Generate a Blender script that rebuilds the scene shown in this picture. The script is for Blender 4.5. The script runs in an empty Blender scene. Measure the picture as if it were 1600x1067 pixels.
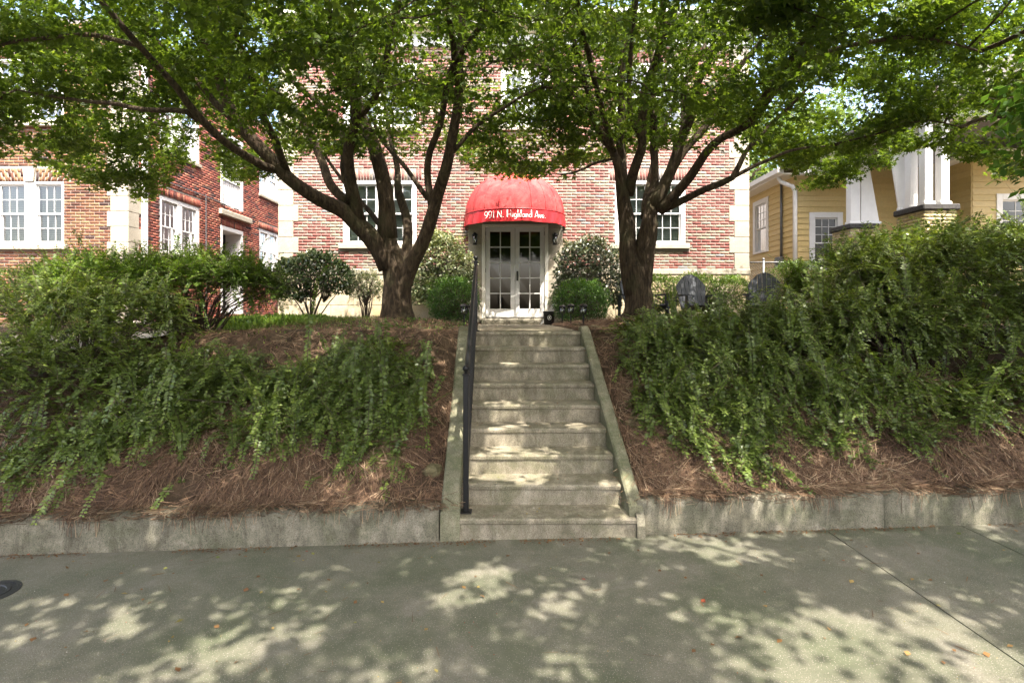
import bpy, math, random
import numpy as np
from mathutils import Vector, Matrix, noise as mnoise

random.seed(7)
RNG = np.random.default_rng(11)
R = math.radians
sc = bpy.context.scene
COL = sc.collection

# ------------------------------------------------------------------ camera, sky, sun, exposure
F_PX, CX, HY, EYE = 850.0, 799.0, 490.0, 1.705
cam_d = bpy.data.cameras.new('camera')
cam_d.sensor_width = 36.0
cam_d.lens = F_PX / 1600 * 36.0
cam_d.shift_x = (800 - CX) / 1600
cam_d.shift_y = -(533.5 - HY) / 1600
cam_d.clip_start = 0.05
cam_d.clip_end = 2000
cam = bpy.data.objects.new('camera', cam_d)
cam.location = (0, 0, EYE)
cam.rotation_euler = (R(90), 0, 0)
COL.objects.link(cam)
sc.camera = cam

SUN_EL, SUN_AZ = R(62), R(20)          # azimuth: degrees to the right of straight behind the camera
to_sun = Vector((math.sin(SUN_AZ) * math.cos(SUN_EL), -math.cos(SUN_AZ) * math.cos(SUN_EL), math.sin(SUN_EL)))
world = bpy.data.worlds.new('World')
sc.world = world
world.use_nodes = True
wn = world.node_tree
bg = wn.nodes['Background']
sky = wn.nodes.new('ShaderNodeTexSky')
sky.sky_type = 'NISHITA'
sky.sun_disc = False
sky.sun_elevation = SUN_EL
sky.sun_rotation = math.atan2(to_sun.x, to_sun.y)
sky.air_density = 1.0
sky.dust_density = 8.0
sky.ozone_density = 1.0
wn.links.new(sky.outputs[0], bg.inputs[0])
bg.inputs[1].default_value = 0.15
sun_d = bpy.data.lights.new('sun', 'SUN')
sun_d.energy = 2.45
sun_d.angle = R(0.53)
sun_d.color = (1.0, 0.93, 0.82)
sun = bpy.data.objects.new('sun', sun_d)
sun.rotation_euler = to_sun.to_track_quat('Z', 'Y').to_euler()
sun.location = (8, -20, 30)
COL.objects.link(sun)
sc.view_settings.view_transform = 'Standard'
sc.view_settings.look = 'None'
sc.view_settings.gamma = 1
sc.view_settings.use_curve_mapping = False
sc.view_settings.exposure = 2.62
sc.cycles.max_bounces = 9
sc.cycles.diffuse_bounces = 8
sc.cycles.glossy_bounces = 3
sc.cycles.transmission_bounces = 4
sc.cycles.transparent_max_bounces = 8
sc.cycles.caustics_reflective = False
sc.cycles.caustics_refractive = False


def at(px, py, Y):
    return Vector(((px - CX) / F_PX * Y, Y, EYE - (py - HY) / F_PX * Y))


# ------------------------------------------------------------------ materials
def new_mat(name):
    m = bpy.data.materials.new(name)
    m.use_nodes = True
    nt = m.node_tree
    return m, nt, nt.nodes['Principled BSDF']


def ramp(nt, stops, interp='LINEAR'):
    r = nt.nodes.new('ShaderNodeValToRGB')
    r.color_ramp.interpolation = interp
    e = r.color_ramp.elements
    while len(e) < len(stops):
        e.new(0.5)
    for i, (p, c) in enumerate(stops):
        e[i].position = p
        e[i].color = (c[0], c[1], c[2], 1)
    return r


def noise_node(nt, scale, detail=5, rough=0.6, vec=None, dist=0.0):
    n = nt.nodes.new('ShaderNodeTexNoise')
    n.inputs['Scale'].default_value = scale
    n.inputs['Detail'].default_value = detail
    n.inputs['Roughness'].default_value = rough
    n.inputs['Distortion'].default_value = dist
    if vec is not None:
        nt.links.new(vec, n.inputs['Vector'])
    return n


def mix_col(nt, a, b, fac, mode='MIX'):
    m = nt.nodes.new('ShaderNodeMix')
    m.data_type = 'RGBA'
    m.blend_type = mode
    for s, v in ((m.inputs[0], fac), (m.inputs[6], a), (m.inputs[7], b)):
        if hasattr(v, 'is_output') or isinstance(v, bpy.types.NodeSocket):
            nt.links.new(v, s)
        elif isinstance(v, (int, float)):
            s.default_value = v
        else:
            s.default_value = (v[0], v[1], v[2], 1)
    return m.outputs[2]


def world_pos(nt):
    return nt.nodes.new('ShaderNodeNewGeometry').outputs['Position']


def add_bump(nt, bsdf, height, strength=0.3, dist=0.01):
    b = nt.nodes.new('ShaderNodeBump')
    b.inputs['Strength'].default_value = strength
    b.inputs['Distance'].default_value = dist
    nt.links.new(height, b.inputs['Height'])
    nt.links.new(b.outputs[0], bsdf.inputs['Normal'])


def mottled(name, cols, scale=6, rough=0.85, bump=0.3, bdist=0.006, fine=90, stain=None, stain_scale=1.2, stain_amt=0.6, spec=0.3, speck=None):
    """two or three colours broken up by noise, a finer grain on top and a large soft stain"""
    m, nt, b = new_mat(name)
    p = world_pos(nt)
    n1 = noise_node(nt, scale, 6, 0.65, p)
    k = len(cols)
    r = ramp(nt, [(0.3 + 0.4 * i / max(1, k - 1), c) for i, c in enumerate(cols)])
    nt.links.new(n1.outputs[0], r.inputs[0])
    c = r.outputs[0]
    n2 = noise_node(nt, fine, 3, 0.7, p)
    r2 = ramp(nt, [(0.3, (0.72, 0.72, 0.72)), (0.7, (1.22, 1.22, 1.22))])
    nt.links.new(n2.outputs[0], r2.inputs[0])
    c = mix_col(nt, c, r2.outputs[0], 1.0, 'MULTIPLY')
    if stain:
        n3 = noise_node(nt, stain_scale, 5, 0.7, p, 0.4)
        r3 = ramp(nt, [(0.46, (0, 0, 0)), (0.64, (1, 1, 1))])
        nt.links.new(n3.outputs[0], r3.inputs[0])
        mm = nt.nodes.new('ShaderNodeMath')
        mm.operation = 'MULTIPLY'
        mm.inputs[1].default_value = stain_amt
        nt.links.new(r3.outputs[0], mm.inputs[0])
        c = mix_col(nt, c, stain, mm.outputs[0])
    if speck:
        v = nt.nodes.new('ShaderNodeTexVoronoi')
        v.inputs['Scale'].default_value = speck[0]
        nt.links.new(p, v.inputs['Vector'])
        r4 = ramp(nt, [(speck[1], (1, 1, 1)), (speck[1] + 0.06, (0, 0, 0))])
        nt.links.new(v.outputs['Distance'], r4.inputs[0])
        c = mix_col(nt, c, speck[2], r4.outputs[0])
    nt.links.new(c, b.inputs['Base Color'])
    b.inputs['Roughness'].default_value = rough
    b.inputs['Specular IOR Level'].default_value = spec
    if bump:
        add_bump(nt, b, n2.outputs[0], bump, bdist)
    return m


def attr_mat(name, stops, rough=0.8, interp='LINEAR', fine=60, bump=0.25, spec=0.3, var=0.25):
    """colour picked per piece from the attribute rnd, with a fine grain"""
    m, nt, b = new_mat(name)
    a = nt.nodes.new('ShaderNodeAttribute')
    a.attribute_name = 'rnd'
    r = ramp(nt, stops, interp)
    nt.links.new(a.outputs['Fac'], r.inputs[0])
    p = world_pos(nt)
    n = noise_node(nt, fine, 4, 0.7, p)
    r2 = ramp(nt, [(0.3, (1 - var,) * 3), (0.7, (1 + var,) * 3)])
    nt.links.new(n.outputs[0], r2.inputs[0])
    c = mix_col(nt, r.outputs[0], r2.outputs[0], 1.0, 'MULTIPLY')
    if 'brick' in name:                              # soot and lime bloom in large soft patches
        n3 = noise_node(nt, 0.9, 6, 0.7, p, 0.5)
        r3 = ramp(nt, [(0.36, (0.70, 0.68, 0.66)), (0.5, (1, 1, 1)), (0.66, (1.18, 1.17, 1.15))])
        nt.links.new(n3.outputs[0], r3.inputs[0])
        c = mix_col(nt, c, r3.outputs[0], 1.0, 'MULTIPLY')
    nt.links.new(c, b.inputs['Base Color'])
    b.inputs['Roughness'].default_value = rough
    b.inputs['Specular IOR Level'].default_value = spec
    if bump:
        add_bump(nt, b, n.outputs[0], bump, 0.004)
    return m


def leaf_mat(name, stops, trans=0.45, rough=0.45, tcol=(1.25, 1.2, 0.45), spec=0.4):
    m = bpy.data.materials.new(name)
    m.use_nodes = True
    nt = m.node_tree
    b = nt.nodes['Principled BSDF']
    out = nt.nodes['Material Output']
    a = nt.nodes.new('ShaderNodeAttribute')
    a.attribute_name = 'rnd'
    r = ramp(nt, stops)
    nt.links.new(a.outputs['Fac'], r.inputs[0])
    nt.links.new(r.outputs[0], b.inputs['Base Color'])
    b.inputs['Roughness'].default_value = rough
    b.inputs['Specular IOR Level'].default_value = spec
    t = nt.nodes.new('ShaderNodeBsdfTranslucent')
    nt.links.new(mix_col(nt, r.outputs[0], tcol, 1.0, 'MULTIPLY'), t.inputs[0])
    mx = nt.nodes.new('ShaderNodeMixShader')
    mx.inputs[0].default_value = trans
    nt.links.new(b.outputs[0], mx.inputs[1])
    nt.links.new(t.outputs[0], mx.inputs[2])
    nt.links.new(mx.outputs[0], out.inputs[0])
    return m


def plain(name, col, rough=0.5, metal=0.0, spec=0.5, grain=0.0, scale=30):
    m, nt, b = new_mat(name)
    b.inputs['Roughness'].default_value = rough
    b.inputs['Metallic'].default_value = metal
    b.inputs['Specular IOR Level'].default_value = spec
    p = world_pos(nt)
    n = noise_node(nt, scale, 4, 0.6, p)
    g = max(grain, 0.04)
    r2 = ramp(nt, [(0.3, [c * (1 - g) for c in col]), (0.7, [min(1, c * (1 + g)) for c in col])])
    nt.links.new(n.outputs[0], r2.inputs[0])
    nt.links.new(r2.outputs[0], b.inputs['Base Color'])
    return m


def glass_mat(name, tint=(0.6, 0.66, 0.66), refl=0.16):
    m = bpy.data.materials.new(name)
    m.use_nodes = True
    nt = m.node_tree
    nt.nodes.remove(nt.nodes['Principled BSDF'])
    out = nt.nodes['Material Output']
    tr = nt.nodes.new('ShaderNodeBsdfTransparent')
    tr.inputs[0].default_value = (*tint, 1)
    gl = nt.nodes.new('ShaderNodeBsdfGlossy')
    gl.inputs['Roughness'].default_value = 0.03
    gl.inputs[0].default_value = (0.95, 0.97, 1, 1)
    fr = nt.nodes.new('ShaderNodeLayerWeight')
    fr.inputs[0].default_value = 0.25
    ad = nt.nodes.new('ShaderNodeMath')
    ad.operation = 'ADD'
    ad.use_clamp = True
    ad.inputs[1].default_value = refl * 0.6
    nt.links.new(fr.outputs['Fresnel'], ad.inputs[0])
    mx = nt.nodes.new('ShaderNodeMixShader')
    nt.links.new(ad.outputs[0], mx.inputs[0])
    nt.links.new(tr.outputs[0], mx.inputs[1])
    nt.links.new(gl.outputs[0], mx.inputs[2])
    nt.links.new(mx.outputs[0], out.inputs[0])
    return m


M = {}
M['sidewalk'] = mottled('sidewalk_concrete', [(0.128, 0.128, 0.090), (0.168, 0.160, 0.118), (0.225, 0.205, 0.165)], 2.6, 0.9, 1.0, 0.008, 150,
                        stain=(0.10, 0.112, 0.064), stain_scale=1.1, stain_amt=0.75, speck=(95, 0.17, (0.32, 0.295, 0.25)))  # stain greened to put the canopy shade's tint into the concrete


def weathered(name, cols, moss, dark, light, rough=0.9):
    """cast concrete: mottled, with run-off streaks down its faces, moss and pitted aggregate"""
    m, nt, b = new_mat(name)
    p = world_pos(nt)
    n1 = noise_node(nt, 5.5, 8, 0.72, p)
    r = ramp(nt, [(0.30, cols[0]), (0.5, cols[1]), (0.70, cols[2])])
    nt.links.new(n1.outputs[0], r.inputs[0])
    c = r.outputs[0]
    mp = nt.nodes.new('ShaderNodeMapping')
    mp.inputs['Scale'].default_value = (4.2, 4.2, 1.1)
    nt.links.new(p, mp.inputs[0])
    n2 = noise_node(nt, 1.6, 8, 0.72, mp.outputs[0], 0.9)
    r2 = ramp(nt, [(0.47, (0, 0, 0)), (0.70, (0.75, 0.75, 0.75))])
    nt.links.new(n2.outputs[0], r2.inputs[0])
    c = mix_col(nt, c, dark, r2.outputs[0])
    r2b = ramp(nt, [(0.30, (0.55, 0.55, 0.55)), (0.42, (0, 0, 0))])
    nt.links.new(n2.outputs[0], r2b.inputs[0])
    c = mix_col(nt, c, light, r2b.outputs[0])
    n3 = noise_node(nt, 2.7, 7, 0.75, p, 0.6)
    r3 = ramp(nt, [(0.47, (0, 0, 0)), (0.62, (0.7, 0.7, 0.7))])
    nt.links.new(n3.outputs[0], r3.inputs[0])
    c = mix_col(nt, c, moss, r3.outputs[0])
    n4 = noise_node(nt, 130, 3, 0.75, p)
    r4 = ramp(nt, [(0.3, (0.55, 0.55, 0.55)), (0.5, (1, 1, 1)), (0.72, (1.35, 1.35, 1.35))])
    nt.links.new(n4.outputs[0], r4.inputs[0])
    c = mix_col(nt, c, r4.outputs[0], 1.0, 'MULTIPLY')
    v = nt.nodes.new('ShaderNodeTexVoronoi')
    v.inputs['Scale'].default_value = 85
    nt.links.new(p, v.inputs['Vector'])
    r5 = ramp(nt, [(0.13, (1, 1, 1)), (0.22, (0, 0, 0))])
    nt.links.new(v.outputs['Distance'], r5.inputs[0])
    c = mix_col(nt, c, (dark[0] * 0.5, dark[1] * 0.5, dark[2] * 0.5), r5.outputs[0])
    nt.links.new(c, b.inputs['Base Color'])
    b.inputs['Roughness'].default_value = rough
    b.inputs['Specular IOR Level'].default_value = 0.25
    add_bump(nt, b, n4.outputs[0], 0.8, 0.006)
    return m


M['steps'] = weathered('step_concrete', [(0.18, 0.158, 0.112), (0.29, 0.255, 0.19), (0.39, 0.345, 0.265)], (0.15, 0.145, 0.085), (0.09, 0.078, 0.052), (0.44, 0.39, 0.30))
M['cheek'] = weathered('cheek_concrete', [(0.14, 0.138, 0.088), (0.22, 0.208, 0.14), (0.33, 0.30, 0.215)], (0.115, 0.13, 0.062), (0.10, 0.10, 0.055), (0.40, 0.36, 0.27))
M['retaining'] = weathered('retaining_concrete', [(0.10, 0.092, 0.066), (0.19, 0.175, 0.13), (0.30, 0.27, 0.21)], (0.095, 0.10, 0.06), (0.055, 0.05, 0.036), (0.36, 0.325, 0.26))
M['soil'] = mottled('soil', [(0.045, 0.03, 0.018), (0.085, 0.055, 0.032), (0.13, 0.085, 0.05)], 9, 0.95, 0.8, 0.02, 70)
M['ground'] = mottled('ground_grass', [(0.05, 0.06, 0.02), (0.08, 0.09, 0.03), (0.11, 0.095, 0.05)], 3, 0.95, 0.8, 0.02, 60)
M['straw'] = attr_mat('pine_straw', [(0.0, (0.055, 0.033, 0.022)), (0.4, (0.13, 0.078, 0.05)), (0.75, (0.24, 0.145, 0.085)), (1.0, (0.42, 0.31, 0.20))], 0.75, bump=0, var=0.1)
M['mortar_warm'] = mottled('mortar', [(0.243, 0.221, 0.194), (0.315, 0.288, 0.257)], 20, 0.95, 0.4, 0.003, 200, stain=(0.198, 0.171, 0.144), stain_scale=0.8, stain_amt=0.5)
M['brick_main'] = attr_mat('brick_mixed', [(0.0, (0.16, 0.06, 0.052)), (0.13, (0.22, 0.085, 0.074)), (0.42, (0.275, 0.125, 0.108)), (0.58, (0.27, 0.155, 0.128)),
                                           (0.68, (0.26, 0.205, 0.155)), (0.93, (0.235, 0.195, 0.15)), (1.0, (0.18, 0.172, 0.178))], 0.88)
M['brick_front'] = attr_mat('brick_orange', [(0.0, (0.024, 0.021, 0.024)), (0.07, (0.062, 0.029, 0.021)), (0.3, (0.144, 0.059, 0.034)), (0.65, (0.176, 0.088, 0.045)),
                                             (1.0, (0.191, 0.117, 0.062))], 0.88)
M['brick_side'] = attr_mat('brick_red', [(0.0, (0.043, 0.032, 0.032)), (0.12, (0.115, 0.040, 0.032)), (0.4, (0.216, 0.061, 0.043)), (0.8, (0.266, 0.086, 0.058)),
                                         (1.0, (0.288, 0.137, 0.086))], 0.88)
M['brick_yellow'] = attr_mat('brick_yellow', [(0.0, (0.33, 0.27, 0.13)), (1.0, (0.46, 0.39, 0.22))], 0.88)
M['stone'] = mottled('limestone', [(0.306, 0.276, 0.215), (0.356, 0.326, 0.264), (0.386, 0.356, 0.295)], 3, 0.88, 0.3, 0.003, 60, stain=(0.246, 0.215, 0.153), stain_scale=1.5, stain_amt=0.35)
M['sill'] = mottled('sill_stone', [(0.295, 0.271, 0.213), (0.394, 0.361, 0.295)], 8, 0.9, 0.4, 0.004, 90)
M['stucco'] = mottled('cream_stucco', [(0.406, 0.347, 0.221), (0.465, 0.413, 0.295), (0.502, 0.465, 0.355)], 2, 0.9, 0.3, 0.004, 80, stain=(0.310, 0.229, 0.096), stain_scale=1.3, stain_amt=0.55)
M['white'] = plain('white_paint', (0.624, 0.624, 0.616), 0.5, grain=0.05, scale=6)
M['cream_paint'] = plain('cream_paint', (0.72, 0.70, 0.63), 0.5, grain=0.05, scale=6)
M['cornice'] = plain('cornice_paint', (0.72, 0.68, 0.55), 0.6, grain=0.06, scale=5)
M['pane'] = glass_mat('window_glass')
M['pane_dark'] = glass_mat('dark_window_glass', (0.4, 0.42, 0.42), 0.0)
M['pane_door'] = glass_mat('door_glass', (0.55, 0.58, 0.55), 0.08)
M['blind'] = plain('blind_slat', (0.310, 0.330, 0.320), 0.6, grain=0.06)
M['blind_dark'] = plain('dark_blind_slat', (0.10, 0.105, 0.105), 0.6, grain=0.06)
M['dark_room'] = plain('dark_room', (0.05, 0.05, 0.055), 0.9)
M['hall'] = plain('hall_paint', (0.099, 0.086, 0.063), 0.8, grain=0.1, scale=3)
M['red'] = mottled('red_canvas', [(0.30, 0.028, 0.032), (0.37, 0.05, 0.05)], 5, 0.8, 0.2, 0.004, 40, spec=0.12, stain=(0.40, 0.10, 0.095), stain_scale=2.2, stain_amt=0.7)  # paler blotches colour in the sunlit sheen along with faded cloth
M['red_valance'] = plain('red_valance', (0.40, 0.014, 0.02), 0.4, spec=0.6, grain=0.1, scale=12)
M['letter'] = plain('white_letter', (0.738, 0.729, 0.702), 0.5)
M['black'] = plain('black_metal', (0.009, 0.009, 0.010), 0.42, 0.0, 0.35, grain=0.3)
M['galv'] = plain('galvanised_metal', (0.12, 0.125, 0.13), 0.5, 0.3, grain=0.12)
M['lamp_glass'] = glass_mat('lamp_glass', (0.85, 0.85, 0.8), 0.3)
M['siding'] = attr_mat('tan_siding', [(0.0, (0.47, 0.36, 0.155)), (1.0, (0.53, 0.41, 0.195))], 0.6, fine=14, bump=0.05, var=0.07)
M['chair'] = plain('blue_grey_resin', (0.028, 0.034, 0.044), 0.5, grain=0.12)
M['chair_brown'] = plain('weathered_brown_resin', (0.084, 0.070, 0.059), 0.6, grain=0.2)
M['shingle'] = mottled('roof_shingle', [(0.13, 0.125, 0.12), (0.2, 0.19, 0.18)], 12, 0.95, 0.5, 0.01, 60)
M['cap'] = mottled('dark_cap', [(0.025, 0.024, 0.024), (0.07, 0.068, 0.066)], 25, 0.9, 0.5, 0.01, 80)
M['bark'] = None
M['rock'] = mottled('rock', [(0.10, 0.085, 0.04), (0.17, 0.145, 0.08)], 10, 0.9, 0.6, 0.01, 60)
M['iron'] = mottled('cast_iron', [(0.02, 0.02, 0.022), (0.045, 0.045, 0.045)], 30, 0.5, 0.4, 0.004, 120, spec=0.5)
M['maple'] = leaf_mat('maple_leaf', [(0.0, (0.039, 0.071, 0.015)), (0.35, (0.076, 0.128, 0.022)), (0.75, (0.128, 0.195, 0.034)), (1.0, (0.207, 0.281, 0.055))], 0.56, 0.42)
M['street_leaf'] = leaf_mat('street_tree_leaf', [(0.0, (0.044, 0.112, 0.022)), (0.5, (0.075, 0.169, 0.035)), (1.0, (0.125, 0.237, 0.056))], 0.5, 0.4)
M['abelia'] = leaf_mat('abelia_leaf', [(0.0, (0.059, 0.086, 0.022)), (0.45, (0.119, 0.171, 0.039)), (0.85, (0.196, 0.264, 0.055)), (1.0, (0.297, 0.363, 0.083))], 0.38, 0.36, spec=0.5)
M['abelia_lime'] = leaf_mat('lime_leaf', [(0.0, (0.056, 0.106, 0.019)), (0.5, (0.119, 0.206, 0.031)), (1.0, (0.225, 0.338, 0.050))], 0.35, 0.38, spec=0.45)
M['camellia'] = leaf_mat('camellia_leaf', [(0.0, (0.034, 0.057, 0.025)), (0.6, (0.069, 0.109, 0.046)), (1.0, (0.230, 0.265, 0.138))], 0.2, 0.24, spec=0.8)
M['pale_leaf'] = leaf_mat('pale_variegated_leaf', [(0.0, (0.057, 0.086, 0.034)), (0.4, (0.161, 0.207, 0.086)), (1.0, (0.483, 0.483, 0.310))], 0.25, 0.33, spec=0.6)
M['dark_glint'] = leaf_mat('dark_leaf_sun_glints', [(0.0, (0.03, 0.045, 0.022)), (0.5, (0.075, 0.10, 0.05)), (0.8, (0.20, 0.22, 0.14)), (1.0, (0.42, 0.42, 0.32))], 0.2, 0.28, spec=0.7)  # pale end of the ramp paints sunlit highlights onto dark leaves
M['boxwood'] = leaf_mat('boxwood_leaf', [(0.0, (0.032, 0.089, 0.019)), (0.5, (0.080, 0.187, 0.032)), (1.0, (0.215, 0.376, 0.053))], 0.3, 0.35, spec=0.5)
M['grass'] = leaf_mat('grass_blade', [(0.0, (0.06, 0.11, 0.02)), (0.5, (0.12, 0.19, 0.045)), (1.0, (0.25, 0.30, 0.09))], 0.35, 0.5)
M['far_leaf'] = leaf_mat('far_leaf', [(0.0, (0.05, 0.10, 0.02)), (0.5, (0.09, 0.15, 0.035)), (1.0, (0.15, 0.21, 0.06))], 0.4, 0.5)
M['litter'] = attr_mat('leaf_litter', [(0.0, (0.10, 0.05, 0.025)), (0.35, (0.22, 0.11, 0.04)), (0.6, (0.33, 0.24, 0.08)), (0.75, (0.10, 0.18, 0.04)), (0.85, (0.3, 0.05, 0.03)), (1.0, (0.6, 0.57, 0.5))], 0.8, bump=0, var=0.1)


def bark_mat():
    m, nt, b = new_mat('maple_bark')
    tc = nt.nodes.new('ShaderNodeNewGeometry').outputs['Position']
    mp = nt.nodes.new('ShaderNodeMapping')
    mp.inputs['Scale'].default_value = (1, 1, 0.22)
    nt.links.new(tc, mp.inputs[0])
    n = noise_node(nt, 26, 6, 0.7, mp.outputs[0], 0.5)
    r = ramp(nt, [(0.32, (0.018, 0.013, 0.009)), (0.5, (0.062, 0.044, 0.028)), (0.68, (0.135, 0.098, 0.062))])
    nt.links.new(n.outputs[0], r.inputs[0])
    n2 = noise_node(nt, 3.2, 4, 0.6, tc)
    r2 = ramp(nt, [(0.5, (0, 0, 0)), (0.7, (0.55, 0.55, 0.55))])
    nt.links.new(n2.outputs[0], r2.inputs[0])
    nt.links.new(mix_col(nt, r.outputs[0], (0.085, 0.085, 0.04), r2.outputs[0]), b.inputs['Base Color'])
    b.inputs['Roughness'].default_value = 0.85
    b.inputs['Specular IOR Level'].default_value = 0.25
    add_bump(nt, b, n.outputs[0], 1.0, 0.04)
    return m


M['bark'] = bark_mat()
M['twig'] = plain('twig_bark', (0.07, 0.05, 0.035), 0.85, grain=0.3)


# ------------------------------------------------------------------ mesh helpers
def link(o, parent=None):
    COL.objects.link(o)
    if parent is not None:
        o.parent = parent
    return o


def tag(o, label=None, cat=None, group=None, kind=None):
    if label: o['label'] = label
    if cat: o['category'] = cat
    if group: o['group'] = group
    if kind: o['kind'] = kind
    return o


def empty(name, loc=(0, 0, 0), rz=0.0):
    o = bpy.data.objects.new(name, None)
    o.location = loc
    o.rotation_euler = (0, 0, rz)
    o.empty_display_size = 0.1
    return link(o)


def np_mesh(name, V, faces_list, mat, rnd=None, smooth=False):
    """V (n,3); faces_list: arrays (m,k) of vertex indices; rnd: one value per vertex"""
    me = bpy.data.meshes.new(name)
    V = np.asarray(V, dtype=np.float32)
    me.vertices.add(len(V))
    me.vertices.foreach_set('co', V.ravel())
    faces_list = [np.asarray(f, dtype=np.int32) for f in faces_list if len(f)]
    loops = np.concatenate([f.ravel() for f in faces_list])
    sizes = np.concatenate([np.full(len(f), f.shape[1], dtype=np.int32) for f in faces_list])
    starts = np.concatenate([[0], np.cumsum(sizes)[:-1]]).astype(np.int32)
    me.loops.add(len(loops))
    me.loops.foreach_set('vertex_index', loops)
    me.polygons.add(len(sizes))
    me.polygons.foreach_set('loop_start', starts)
    if smooth:
        me.polygons.foreach_set('use_smooth', np.ones(len(sizes), dtype=bool))
    if rnd is not None:
        a = me.attributes.new('rnd', 'FLOAT', 'POINT')
        a.data.foreach_set('value', np.asarray(rnd, dtype=np.float32))
    me.update(calc_edges=True)
    if mat is not None:
        me.materials.append(mat)
    return me


class MB:
    """collects boxes, tubes and sheets in a local frame; build() links them as ONE mesh object"""

    def __init__(self, mat=None):
        self.v, self.f, self.r = [], [], []
        self.mx = mat or Matrix.Identity(4)

    def add(self, verts, faces, rnd=None):
        b = len(self.v)
        flip = self.mx.determinant() < 0
        for p in verts:
            self.v.append(tuple(self.mx @ Vector(p)))
        for f in faces:
            g = [b + i for i in f]
            self.f.append(g[::-1] if flip else g)
        self.r += [0.5 if rnd is None else rnd] * len(verts)
        return self

    def box(self, x0, x1, y0, y1, z0, z1, rnd=None, bev=0.0):
        if bev <= 0:
            v = [(x0, y0, z0), (x1, y0, z0), (x1, y1, z0), (x0, y1, z0), (x0, y0, z1), (x1, y0, z1), (x1, y1, z1), (x0, y1, z1)]
            return self.add(v, [(0, 3, 2, 1), (4, 5, 6, 7), (0, 1, 5, 4), (1, 2, 6, 5), (2, 3, 7, 6), (3, 0, 4, 7)], rnd)
        b = min(bev, (x1 - x0) / 2.2, (y1 - y0) / 2.2, (z1 - z0) / 2.2)
        v = []
        for zz, i in ((z0, 0), (z0 + b, 1), (z1 - b, 1), (z1, 0)):
            ins = b if i == 0 else 0
            for (sx, sy) in ((0, 0), (1, 0), (1, 1), (0, 1)):
                xa, ya = (x1 if sx else x0), (y1 if sy else y0)
                dx, dy = (-1 if sx else 1), (-1 if sy else 1)
                order = ((b, 0), (0, b)) if (sx + sy) % 2 else ((0, b), (b, 0))
                for (ox, oy) in order:
                    v.append((xa + dx * (ox + ins * (ox == 0)), ya + dy * (oy + ins * (oy == 0)), zz))
        fs = [tuple(range(7, -1, -1)), tuple(range(24, 32))]
        for l in range(3):
            for i in range(8):
                fs.append((l * 8 + i, l * 8 + (i + 1) % 8, l * 8 + 8 + (i + 1) % 8, l * 8 + 8 + i))
        return self.add(v, fs, rnd)

    def prism(self, poly, a, b, axis='x', rnd=None):
        """poly in the two other axes, extruded from a to b along axis"""
        n = len(poly)
        v = []
        for t in (a, b):
            for (p, q) in poly:
                v.append({'x': (t, p, q), 'y': (p, t, q), 'z': (p, q, t)}[axis])
        fs = [tuple(range(n - 1, -1, -1)), tuple(range(n, 2 * n))]
        fs += [(i, (i + 1) % n, n + (i + 1) % n, n + i) for i in range(n)]
        return self.add(v, fs, rnd)

    def tube(self, pts, rad, n=8, rnd=None, cap=True):
        pts = [Vector(p) for p in pts]
        if not hasattr(rad, '__len__'):
            rad = [rad] * len(pts)
        v, prev = [], None
        for i, p in enumerate(pts):
            d = (pts[min(i + 1, len(pts) - 1)] - pts[max(i - 1, 0)]).normalized()
            if prev is None:
                ref = Vector((0, 0, 1)) if abs(d.z) < 0.9 else Vector((1, 0, 0))
                u = d.cross(ref).normalized()
            else:
                u = (prev - d * prev.dot(d)).normalized()
            prev = u
            w = d.cross(u)
            for k in range(n):
                a = 2 * math.pi * k / n
                v.append(p + (u * math.cos(a) + w * math.sin(a)) * rad[i])
        fs = []
        for i in range(len(pts) - 1):
            for k in range(n):
                fs.append((i * n + k, i * n + (k + 1) % n, (i + 1) * n + (k + 1) % n, (i + 1) * n + k))
        if cap:
            fs.append(tuple(range(n - 1, -1, -1)))
            fs.append(tuple(range((len(pts) - 1) * n, len(pts) * n)))
        return self.add(v, fs, rnd)

    def lathe(self, c, prof, n=14, rnd=None):
        v, fs = [], []
        for (r, z) in prof:
            for k in range(n):
                a = 2 * math.pi * k / n
                v.append((c[0] + r * math.cos(a), c[1] + r * math.sin(a), c[2] + z))
        for i in range(len(prof) - 1):
            for k in range(n):
                fs.append((i * n + k, i * n + (k + 1) % n, (i + 1) * n + (k + 1) % n, (i + 1) * n + k))
        fs.append(tuple(range(n - 1, -1, -1)))
        fs.append(tuple(range((len(prof) - 1) * n, len(prof) * n)))
        return self.add(v, fs, rnd)

    def mesh(self, name, mat, smooth=False):
        me = bpy.data.meshes.new(name)
        me.from_pydata(self.v, [], self.f)
        a = me.attributes.new('rnd', 'FLOAT', 'POINT')
        a.data.foreach_set('value', np.array(self.r, dtype=np.float32))
        if smooth:
            me.polygons.foreach_set('use_smooth', np.ones(len(me.polygons), dtype=bool))
        if mat is not None:
            me.materials.append(mat)
        me.update()
        return me

    def build(self, name, mat, parent=None, smooth=False):
        return link(bpy.data.objects.new(name, self.mesh(name, mat, smooth)), parent)


def frame(O, U, N):
    """local (along the wall, outward, up) -> world"""
    U, N = Vector(U), Vector(N)
    m = Matrix.Identity(4)
    for i in range(3):
        m[i][0], m[i][1], m[i][2], m[i][3] = U[i], N[i], (0, 0, 1)[i], O[i]
    return m


def smooth01(t):
    t = min(1.0, max(0.0, t))
    return t * t * (3 - 2 * t)


# ------------------------------------------------------------------ terrain heights
def g_z(x):                                   # pavement rises gently to the right
    return 0.019 * (max(-9, min(9, x)) + 0.4)


def wall_y(x):                                # front face of the low retaining wall
    return 4.09 + 0.03 * max(-9, min(9, x))


WALL_H, WALL_T = 0.255, 0.22


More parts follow.
